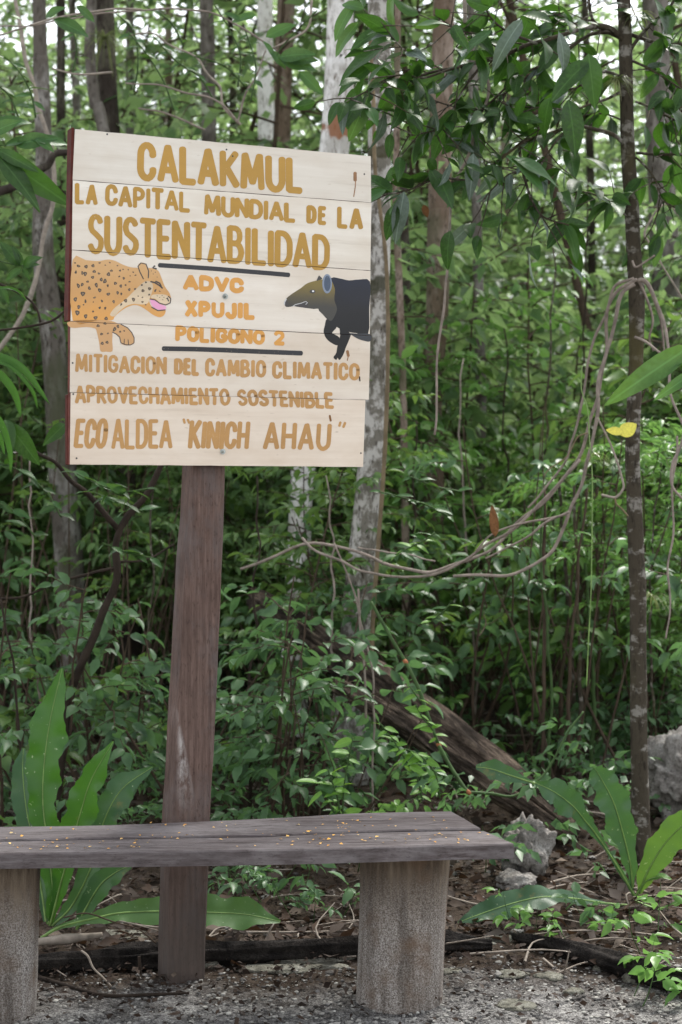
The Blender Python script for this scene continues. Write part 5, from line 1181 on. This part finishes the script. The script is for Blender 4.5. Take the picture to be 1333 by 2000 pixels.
# ---------------------------------------------------------------- understory shrubs (each one a plant)
SH = [
 ('bush', 0, 455, 7.4, .95, 'leaf_cool', 'shrub with horizontal bluish leaves just right of the sign post'),
 ('bush', 1, 560, 7.5, 1.0, 'leaf_cool', 'dense leafy shrub under the lianas between post and mottled tree'),
 ('bush2', 0, 590, 7.3, .85, 'leaf_cool', 'low leafy shrub left of the foot of the mottled tree'),
 ('sapling', 0, 500, 8.4, .75, 'leaf_mid', 'leafy sapling close under the bottom edge of the sign'),
 ('sapling', 1, 630, 8.9, .80, 'leaf_mid', 'leafy sapling under the lower right corner of the sign'),
 ('bush', 2, 790, 9.0, 1.05, 'leaf_cool', 'bluish green shrub below the low curve of the lianas'),
 ('sapling2', 0, 880, 9.3, .70, 'leaf_mid', 'sapling with loose leaves in front of the tan tree'),
 ('bush', 0, 960, 8.8, 1.15, 'leaf_cool', 'broad shrub behind the middle of the swooping lianas'),
 ('slender', 0, 1050, 8.6, .9, 'leaf_cool', 'dark leafy shrub left in the cluster of thin stems'),
 ('slender', 1, 1120, 8.3, .95, 'leaf_cool', 'dark leafy shrub among the thin stems by the slender tree'),
 ('sapling', 2, 1180, 9.6, .85, 'leaf_mid', 'sapling with drooping leaves just left of the slender tree'),
 ('sapling2', 1, 1010, 10.2, .95, 'leaf_light', 'light green sapling right of the tan tree'),
 ('fern', 0, 1110, 9.8, 1.45, 'leaf_light', 'feathery light green shrub behind the lianas'),
 ('fern', 1, 1310, 9.2, 1.3, 'leaf_light', 'feathery shrub right of the slender tree'),
 ('bush', 1, 1310, 8.4, 1.1, 'leaf_cool', 'dark shrub above the boulder at the right edge'),
 ('bush2', 1, 1200, 8.9, .8, 'leaf_cool', 'small shrub behind the foot of the slender tree'),
 ('bush', 2, 40, 7.4, 1.0, 'leaf_cool', 'shrub with rounded leaves at the left edge below the sign'),
 ('bush2', 2, 150, 7.9, 1.1, 'leaf_mid', 'shrub behind the crooked sapling'),
 ('bush', 0, 270, 7.8, .95, 'leaf_cool', 'leafy shrub just left of the sign post'),
 ('slender', 2, 210, 8.8, .9, 'leaf_mid', 'slim shrub rising under the left half of the sign'),
 ('sapling', 1, 60, 8.8, .85, 'leaf_cool', 'leafy sapling in front of the stout grey tree'),
 ('bush2', 0, 330, 7.6, .75, 'leaf_cool', 'small leafy shrub touching the left of the post'),
 ('bush2', 1, 420, 8.2, .75, 'leaf_mid', 'small shrub low behind the post'),
 ('sapling2', 2, 290, 9.8, .6, 'leaf_mid', 'sapling hidden behind the left part of the sign'),
 ('sprig', 0, 690, 6.9, .9, 'leaf_light', 'low shrub with fresh leaves left of the climbing stem'),
 ('sprig', 1, 870, 8.6, 1.2, 'leaf_cool', 'low leafy sprout above the fallen log'),
 ('sprig', 2, 980, 8.8, 1.2, 'leaf_light', 'light green sprout above the lower end of the log'),
 ('sprig', 0, 560, 7.6, 1.1, 'leaf_cool', 'low sprout behind the middle of the bench'),
 ('sprig', 1, 610, 6.1, .55, 'leaf_cool', 'small sprout seen under the bench left of the stump'),
 ('sprig', 2, 500, 6.4, .6, 'leaf_cool', 'small dark sprout seen under the bench near the post'),
 ('sprig', 0, 250, 7.0, .9, 'leaf_cool', 'sprout behind the strap leaves left of the post'),
 ('sprig', 2, 10, 7.2, .9, 'leaf_mid', 'low sprout at the left edge above the bench'),
 ('fern', 2, 930, 11.5, 1.5, 'leaf_light', 'tall feathery shrub right of the thin hanging liana'),
 ('sapling2', 0, 1230, 11.5, 1.1, 'leaf_light', 'bright sapling behind the upper slender tree'),
 ('sapling2', 1, 700, 11.5, 1.0, 'leaf_mid', 'sapling between the white tree and the mottled tree'),

 ('sapling', 0, 905, 9.6, 1.0, 'leaf_light', 'bright leafy sapling between the tan tree and the feathery shrub'),
 ('sapling2', 2, 1090, 10.6, 1.0, 'leaf_light', 'bright sapling above the feathery shrub behind the lianas'),
 ('sapling', 1, 1040, 9.4, 1.1, 'leaf_mid', 'mid green sapling behind the upper part of the lianas'),
 ('sapling2', 0, 1280, 10.4, .95, 'leaf_light', 'light sapling right of the slender tree at liana height'),
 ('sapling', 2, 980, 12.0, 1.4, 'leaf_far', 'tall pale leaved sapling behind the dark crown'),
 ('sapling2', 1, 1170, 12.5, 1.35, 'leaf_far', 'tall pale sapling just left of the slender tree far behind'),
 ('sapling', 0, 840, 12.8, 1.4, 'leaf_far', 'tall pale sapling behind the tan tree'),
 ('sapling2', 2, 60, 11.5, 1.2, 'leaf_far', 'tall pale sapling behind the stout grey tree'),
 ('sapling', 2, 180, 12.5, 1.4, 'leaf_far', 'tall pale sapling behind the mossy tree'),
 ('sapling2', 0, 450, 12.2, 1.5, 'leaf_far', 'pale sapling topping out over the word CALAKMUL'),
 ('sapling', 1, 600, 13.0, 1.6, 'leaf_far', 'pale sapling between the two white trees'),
 ('fern', 0, 1210, 9.4, 1.3, 'leaf_light', 'feathery shrub behind the yellow leaf'),
 ('bush', 1, 860, 9.2, 1.2, 'leaf_mid', 'green shrub at the foot of the tan tree'),
 ('sapling2', 1, 1075, 13.5, 1.6, 'leaf_far', 'tall pale sapling filling the gap left of the liana knot'),
 ('sapling', 2, 1150, 13.0, 1.5, 'leaf_far', 'pale sapling behind the liana knot on the slender tree'),
 ('bush2', 0, 1060, 10.2, 1.5, 'leaf_mid', 'wide green shrub behind the cluster of thin stems'),
]
rs = random.Random(3)
for k, v, px, Y, s, mat, lb in SH:
    put_plant(k, v, px, Y, s * rs.uniform(.95, 1.05), rs.uniform(0, 6.28), lb, mat=mat, name='shrub' if 'sapl' not in k else 'leafy_sapling', cat='shrub' if 'sapl' not in k else 'sapling')
# seedlings on the ground
SD = [(1205, 1960, 'leaf_lime', 'fresh green seedling at the lower right corner'), (1300, 1985, 'leaf_lime', 'bigger seedling cut by the bottom right corner'), (1135, 1838, 'leaf_light', 'pale green seedling right of the large low leaf beside the charred pole'), (1040, 1822, 'leaf_light', 'small seedling in front of the large low leaf'), (1180, 1800, 'leaf_cool', 'dark seedling beside the strap leaved plant base'), (1290, 1860, 'leaf_light', 'seedling growing over the charred pole'), (560, 1800, 'leaf_cool', 'seedling at the tip of the long low leaf under the bench'), (1095, 1660, 'leaf_light', 'tiny fern like seedling right of the pitted rock'), (450, 1740, 'leaf_cool', 'seedling behind the post under the bench'), (930, 1700, 'leaf_cool', 'seedling left of the pitted rock'), (640, 1780, 'leaf_cool', 'seedling left of the right stump')]
for i, (px, py, mat, lb) in enumerate(SD):
    g = ground_pt(px, py); put_plant('seedling', i % 3, 0, 0, (1.0 + .1 * (i % 4)) * (.62 if i in (2, 3) else 1), i * 1.3, lb, 'seedling', 'seedling', mat if mat != 'leaf_lime' else 'leaf_light', P=g)
# bright leafy shoots in front of the log (leaves as parts)
LM = leaf_set('leaf_lime', wr=.26, bend=.2, fold=.1, wave=.01)
def shoot(label, stems, Y, Ln, seed, ms):
    t = thing('leafy_shoot', label, 'plant', at(*stems[0][-1], Y)); rr = random.Random(seed)
    for st in stems:
        _, PP = vine_part(t, 'stem', st, Y, 2.6, 4, 'greenstem', segs=5)
        for i in range(1, len(PP), 2):
            sg = 1 if (i // 2) % 2 else -1; d = np.array([sg * rr.uniform(.5, 1), rr.uniform(-.6, .3), rr.uniform(-.5, .4)])
            put_leaf(t, rr.choice(ms), PP[i], d, UPV + rvec(rr, .35) + np.array([0, -.4, 0]), Ln * rr.uniform(.6, 1.15))
    return t
shoot('lime green leafy shoot in front of the fallen log', [[(742, 1412), (765, 1440), (790, 1480), (815, 1520), (825, 1560)], [(790, 1462), (820, 1475), (850, 1510), (860, 1560)]], 6.7, .062, 1, LM)
shoot('lime green shoot climbing on the jointed stem', [[(812, 1375), (825, 1400), (845, 1425), (858, 1452)], [(800, 1340), (822, 1370)]], 6.75, .055, 2, LM)
shoot('fresh green leafy shoot standing left above the bench', [[(640, 1500), (650, 1530), (660, 1560), (665, 1600)], [(690, 1440), (680, 1490), (672, 1540), (670, 1600)], [(620, 1525), (640, 1560), (660, 1600)]], 6.5, .075, 3, SLP + LM)
shoot('shoot with bright leaves hanging between the log and the lianas', [[(770, 1085), (800, 1070), (830, 1055), (850, 1040)], [(840, 1215), (860, 1200), (880, 1180)]], 6.9, .06, 4, SLP + LM)
shoot('shoot of pointed leaves below the lower right corner of the sign', [[(740, 960), (780, 970), (830, 985), (880, 1010)], [(800, 930), (850, 950), (900, 960)]], 7.2, .07, 5, SLP)
shoot('small leaved twig hanging over the top edge of the sign', [[(250, 62), (290, 110), (320, 160), (340, 215)], [(300, 70), (345, 120), (390, 150), (420, 200)], [(380, 110), (440, 130), (480, 170)]], 7.6, .06, 6, SLP)
shoot('small leaved twig at the top beside the mossy tree', [[(220, 20), (260, 60), (270, 120), (262, 180)], [(280, 10), (330, 40), (360, 90)], [(130, 30), (150, 90), (140, 150)]], 7.8, .065, 7, SLP)
shoot('leafy twig at the top between the grey and the bright white tree', [[(420, 10), (450, 60), (470, 110), (465, 170)], [(480, 60), (500, 130), (490, 200)]], 7.7, .06, 8, SLP)
shoot('leafy twig drooping in front of the stout grey tree', [[(-10, 100), (30, 130), (60, 180), (70, 230)], [(-10, 160), (20, 190), (40, 240)]], 7.4, .07, 9, SLP)
shoot('leafy twig low at the left edge over the shrubs', [[(-10, 900), (40, 920), (90, 960), (120, 1010)], [(-10, 980), (30, 1000), (70, 1050)], [(180, 960), (230, 980), (280, 1000)]], 6.9, .085, 10, SLP + SLD)
shoot('leafy twig between the lower left of the sign and the post', [[(150, 925), (190, 945), (240, 960), (290, 955)], [(200, 1060), (250, 1080), (300, 1090)]], 6.8, .085, 11, SLP + SLD)
# ---------------------------------------------------------------- masses nobody could count
def mass(name, label, kinds, n, xf, y0, y1, seed, tpl, mat, stem_segs=3, ypow=1.0, keep=None, smin=.8, smax=1.3, stems=True):
    r = random.Random(seed); acc = [[], [], [], [], []]; mb = MB()
    for i in range(n):
        y = y0 + (y1 - y0) * r.random() ** ypow; x = r.uniform(-1, 1) * (xf * y + 1.0)
        if keep and not keep(x, y): continue
        k = r.choice(kinds); A, tb = PROTO[k][r.randrange(3)]; s = r.uniform(smin, smax); a = r.uniform(0, 6.28); ca, sa = math.cos(a), math.sin(a)
        Rm = np.array([[ca, -sa, 0], [sa, ca, 0], [0, 0, 1]]); o = np.array([x, y, gh(x, y)])
        acc[0].append(A[0] @ Rm.T * s + o); acc[1].append(A[1] @ Rm.T); acc[2].append(A[2] @ Rm.T); acc[3].append(A[3] * s); acc[4].append(A[4])
        if stems:
            for p, rr in tb:
                if rr[0] < .003: continue
                V, fs = tube((p @ Rm.T * s + o)[::2], [rr[0] * s, rr[-1] * s], stem_segs, False); mb.add(V, fs)
    A = [np.concatenate(x) for x in acc]
    print(name, len(A[0]))
    o = link(name, leaves_mesh(name, A, tpl), M[mat]); tag(o, label, 'undergrowth', kind='stuff')
    if stems:
        o = link(name.replace('leaves', 'stems'), mb.mesh(name.replace('leaves', 'stems')), M['stem']); tag(o, label.replace('leaves', 'stems'), 'undergrowth', kind='stuff')
mass('undergrowth_leaves', 'low green leaves of the forest undergrowth behind the shrubs', ['bush', 'bush2', 'slender', 'fern'], 90, .23, 9.5, 15, 1, 'lo', 'leaf_mid', smin=.8, smax=1.4)
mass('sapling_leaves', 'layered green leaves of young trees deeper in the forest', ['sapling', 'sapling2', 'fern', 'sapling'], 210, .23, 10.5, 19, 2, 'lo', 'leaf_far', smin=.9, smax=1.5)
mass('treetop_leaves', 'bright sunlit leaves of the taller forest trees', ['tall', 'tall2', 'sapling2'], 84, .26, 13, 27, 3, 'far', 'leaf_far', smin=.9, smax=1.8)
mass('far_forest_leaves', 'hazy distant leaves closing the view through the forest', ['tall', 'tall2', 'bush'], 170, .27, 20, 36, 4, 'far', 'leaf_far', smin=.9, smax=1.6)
mass('creeper_leaves', 'small ground cover leaves on the forest floor', ['sprig', 'seedling'], 330, .24, 6.6, 14, 5, 'lo', 'leaf_cool', smin=.6, smax=1.3, stems=False, ypow=.8)
# leaf litter, pebbles, twigs
def litter(name, label, n, xr, yr, size, mat, seed, test=None, tilt=.55, cat='leaf litter', wr=.27):
    r = random.Random(seed); L_ = Leaves()
    while len(L_.P) < n:
        y = yr[0] + (yr[1] - yr[0]) * r.random() ** 1.3; x = r.uniform(-1, 1) * (.24 * y + .4)
        if test and not test(x, y, r): continue
        a = r.uniform(0, 6.28); L_.add((x, y, gh(x, y) + r.uniform(.006, .03)), (math.cos(a), math.sin(a), r.uniform(-tilt, tilt)), unit(UPV + rvec(r, tilt)), size * r.uniform(.35, 1.25), wr * r.uniform(.6, 1.3))
    o = link(name, leaves_mesh(name, L_.arr(), 'lo'), M[mat]); tag(o, label, cat, kind='stuff')
M['litter'] = leaf_mat('leaf_litter_brown', [(.02, .013, .009), (.055, .032, .022), (.10, .065, .045), (.035, .028, .024), (.17, .13, .10), (.03, .02, .015)], gloss=.7, trans=.1, tcol=(.2, .1, .04), spec=.2)
M['litter_dark'] = leaf_mat('leaf_litter_dark', [(.012, .009, .007), (.03, .02, .015), (.06, .04, .028)], gloss=.7, trans=.05, tcol=(.1, .05, .02), spec=.25)
forest = lambda x, y, r: y > 5.62 + .12 * x + r.uniform(-.12, .12)
litter('leaf_litter', 'brown dead leaves strewn over the forest floor', 9000, None, (5.5, 15), .075, 'litter', 1, forest)
litter('leaf_crumbs', 'small dark leaf crumbs on the soil and gravel edge', 9000, None, (4.9, 8), .028, 'litter_dark', 2, lambda x, y, r: y > 5.25 + .1 * x + r.uniform(-.25, .2) or r.random() < .12)
litter('scattered_leaf_bits', 'few brown leaf bits scattered on the gravel', 260, None, (4.7, 5.8), .03, 'litter', 3)
def pebbles(name, label, n, yr, s0, s1, mat, seed, test):
    r = random.Random(seed); ico = bmesh.new(); bmesh.ops.create_icosphere(ico, subdivisions=1, radius=1)
    B = np.array([v.co[:] for v in ico.verts]); Fc = np.array([[v.index for v in f.verts] for f in ico.faces]); ico.free(); mb = MB(); c = 0
    while c < n:
        y = r.uniform(*yr); x = r.uniform(-1, 1) * (.2 * y + .3)
        if not test(x, y, r): continue
        s = s0 + (s1 - s0) * r.random() ** 3; a = r.uniform(0, 6.28); X = B * np.array([r.uniform(.7, 1.3), r.uniform(.7, 1.2), r.uniform(.35, .7)]) * (1 + .25 * np.random.RandomState(c).randn(len(B), 1) * .6) * s
        R_ = np.array([[math.cos(a), -math.sin(a), 0], [math.sin(a), math.cos(a), 0], [0, 0, 1]])
        mb.add(X @ R_.T + np.array([x, y, gh(x, y) + s * .25]), [Fc]); c += 1
    o = link(name, mb.mesh(name, smooth=False), M[mat]); tag(o, label, 'gravel', kind='stuff')
def pebmat(name, cols):
    m, n, b = newmat(name); g = N(n, 'ShaderNodeNewGeometry'); r = ramp(n, [(i / (len(cols) - 1), c) for i, c in enumerate(cols)]); n.links.new(g.outputs['Random Per Island'], r.inputs[0])
    t = noisy(n, 120, 3); c = mix(n, maprange(n, t.outputs[0], .5, .7, 0, .5), r.outputs[0], (.1, .09, .08)); n.links.new(c, b.inputs['Base Color']); b.inputs['Roughness'].default_value = .9; return m
M['peb'] = pebmat('gravel_stones', [(.10, .095, .09), (.22, .21, .20), (.36, .35, .32), (.04, .035, .033), (.46, .45, .41), (.15, .14, .13), (.03, .027, .025)])
open_ = lambda x, y, r: y < 5.62 + .12 * x + r.uniform(-.3, .15)
pebbles('gravel', 'grey gravel of small stones on the clearing', 14000, (4.6, 6.0), .0012, .009, 'peb', 1, open_)
pebbles('gravel_chips', 'pale stone chips scattered in the soil', 900, (5.4, 8.0), .004, .018, 'peb', 2, lambda x, y, r: True)
r = random.Random(12); mb = MB()
for i in range(420):
    y = 5.5 + 7 * r.random() ** 1.4; x = r.uniform(-1, 1) * (.22 * y + .3); a = r.uniform(0, 6.28); l = r.uniform(.08, .5); d = np.array([math.cos(a), math.sin(a) * .6, r.uniform(-.03, .12)])
    p0 = np.array([x, y, gh(x, y) + .02]); pts = np.array([p0, p0 + d * l * .5 + rvec(r, .02), p0 + d * l + rvec(r, .03)]); V, fs = tube(catmull(pts, 3), [r.uniform(.002, .006), .0015], 4, False); mb.add(V, fs)
o = link('fallen_twigs', mb.mesh('fallen_twigs'), M['twig']); tag(o, 'thin fallen twigs lying over the forest floor', 'twigs', kind='stuff')
# single sticks in the clearing
def stick(label, pts, w_, mat='twig', lift=.02, name='stick'):
    P = [gp(x, y, lift) for x, y in pts]; PP = catmull(P, 6); V, fs = tube(PP, [w_ / F * 5.4 / 2, w_ / F * 5.4 / 3], 7, True, .1, 1, 30); mb = MB(); mb.add(V, fs); o = link(name, mb.mesh(name), M[mat]); tag(o, label, 'stick')
solo_vine('stick', 'bent pale stick leaning on the edging log left of the post', 'stick', [(160, 1858), (172, 1868), (183, 1892), (200, 1908), (218, 1926)], [5.38, 5.30], 5, 3, 'twig', jit=.003)
stick('thin brown stick on the ground beside the left stump', [(75, 1878), (100, 1900), (130, 1920)], 4, 'liana')
stick('long dark root lying on the ground left of the post', [(70, 1912), (150, 1936), (210, 1950), (290, 1948), (370, 1945)], 9, 'darkbark', .008, 'root')
solo_vine('stick', 'thin arching twig in front of the long low leaf', 'stick', [(125, 1792), (170, 1784), (220, 1800), (270, 1815), (305, 1842)], [5.5, 5.45], 3, 3, 'stem')
solo_vine('stick', 'short upright twig stub left of the post foot', 'stick', [(272, 1868), (273, 1885), (274, 1902)], [5.42, 5.42], 6, 7, 'darkbark')
# yellow petals on the bench
r = random.Random(77); L_ = Leaves(); cl_ = [(675, 1610, 22), (300, 1640, 30), (840, 1635, 60), (600, 1640, 60), (100, 1655, 60)]
for i in range(210):
    if r.random() < .4: c = r.choice(cl_); px, py = r.gauss(c[0], c[2]), r.gauss(c[1], 7)
    else: px, py = r.uniform(0, 990), r.uniform(1595, 1664)
    lo_, hi = 1617 - px * .036 + 3, 1666 - px * .018 - 2
    if px < 0 or py < lo_ or py > hi or (px > 875 and py < 1588 + (px - 880) * .5 + 5): continue
    p = topz(px, py); a = r.uniform(0, 6.28); L_.add((p.x, p.y, BZ + .003), (math.cos(a), math.sin(a), r.uniform(-.1, .3)), unit(UPV + rvec(r, .3)), r.uniform(.005, .014), .33)
M['petal'] = leaf_mat('fallen_petal_yellow', [(.75, .50, .10), (.75, .62, .30), (.62, .28, .04), (.55, .42, .20), (.10, .06, .03)], gloss=.6, trans=.1, tcol=(.6, .4, .1))
o = link('fallen_petals', leaves_mesh('fallen_petals', L_.arr(), 'lo'), M['petal']); tag(o, 'tiny yellow petals scattered on the bench seat', 'petals', kind='stuff')

# weather cracks in the bench seat and post: thin dark splits sunk into the wood
def crack(parent, pts3, w_, seed):
    P = catmull(pts3, 6); n = len(P); rr = random.Random(seed); V = []
    for i in range(n):
        t = i / (n - 1); td = unit(P[min(i + 1, n - 1)] - P[max(i - 1, 0)]); s = unit(np.cross(td, UPV if abs(td[2]) < .7 else np.array(-SN))); h = w_ * math.sin(math.pi * (.05 + .9 * t)) * rr.uniform(.5, 1.2)
        V += [P[i] - s * h, P[i] + s * h]
    f = [(2 * i, 2 * i + 1, 2 * i + 3, 2 * i + 2) for i in range(n - 1)]
    return V, f
mb = MB()
for i, (x0, y0, x1, y1) in enumerate([(20, 1628, 210, 1623), (340, 1650, 560, 1645), (640, 1607, 800, 1600), (120, 1657, 260, 1655), (700, 1640, 930, 1636), (430, 1618, 560, 1613), (800, 1612, 905, 1606)]):
    pts = [np.array(topz(x0 + (x1 - x0) * t, y0 + (y1 - y0) * t + 1.2 * math.sin(t * 9 + i))) + np.array([0, 0, .0022]) for t in np.linspace(0, 1, 7)]
    V, f = crack(None, pts, .0016, i); mb.add(np.array(V) - np.array(BO), [np.array(f)])
o = link('wood_cracks', mb.mesh('wood_cracks'), plain('crack_dark', (.02, .016, .014), .95), bench); o['kind'] = 'stuff'

# matt surfaces (bark, soil, dead leaves, weathered wood) have little sheen; leaves a waxy but soft one
for m in bpy.data.materials:
    if m.use_nodes and 'Principled BSDF' in m.node_tree.nodes:
        b = m.node_tree.nodes['Principled BSDF']
        if b.inputs['Metallic'].default_value > .1: continue
        if b.inputs['Roughness'].default_value >= .6: b.inputs['Specular IOR Level'].default_value = .12
        elif m.name.startswith('leaf_') or 'strap' in m.name: b.inputs['Specular IOR Level'].default_value = .34
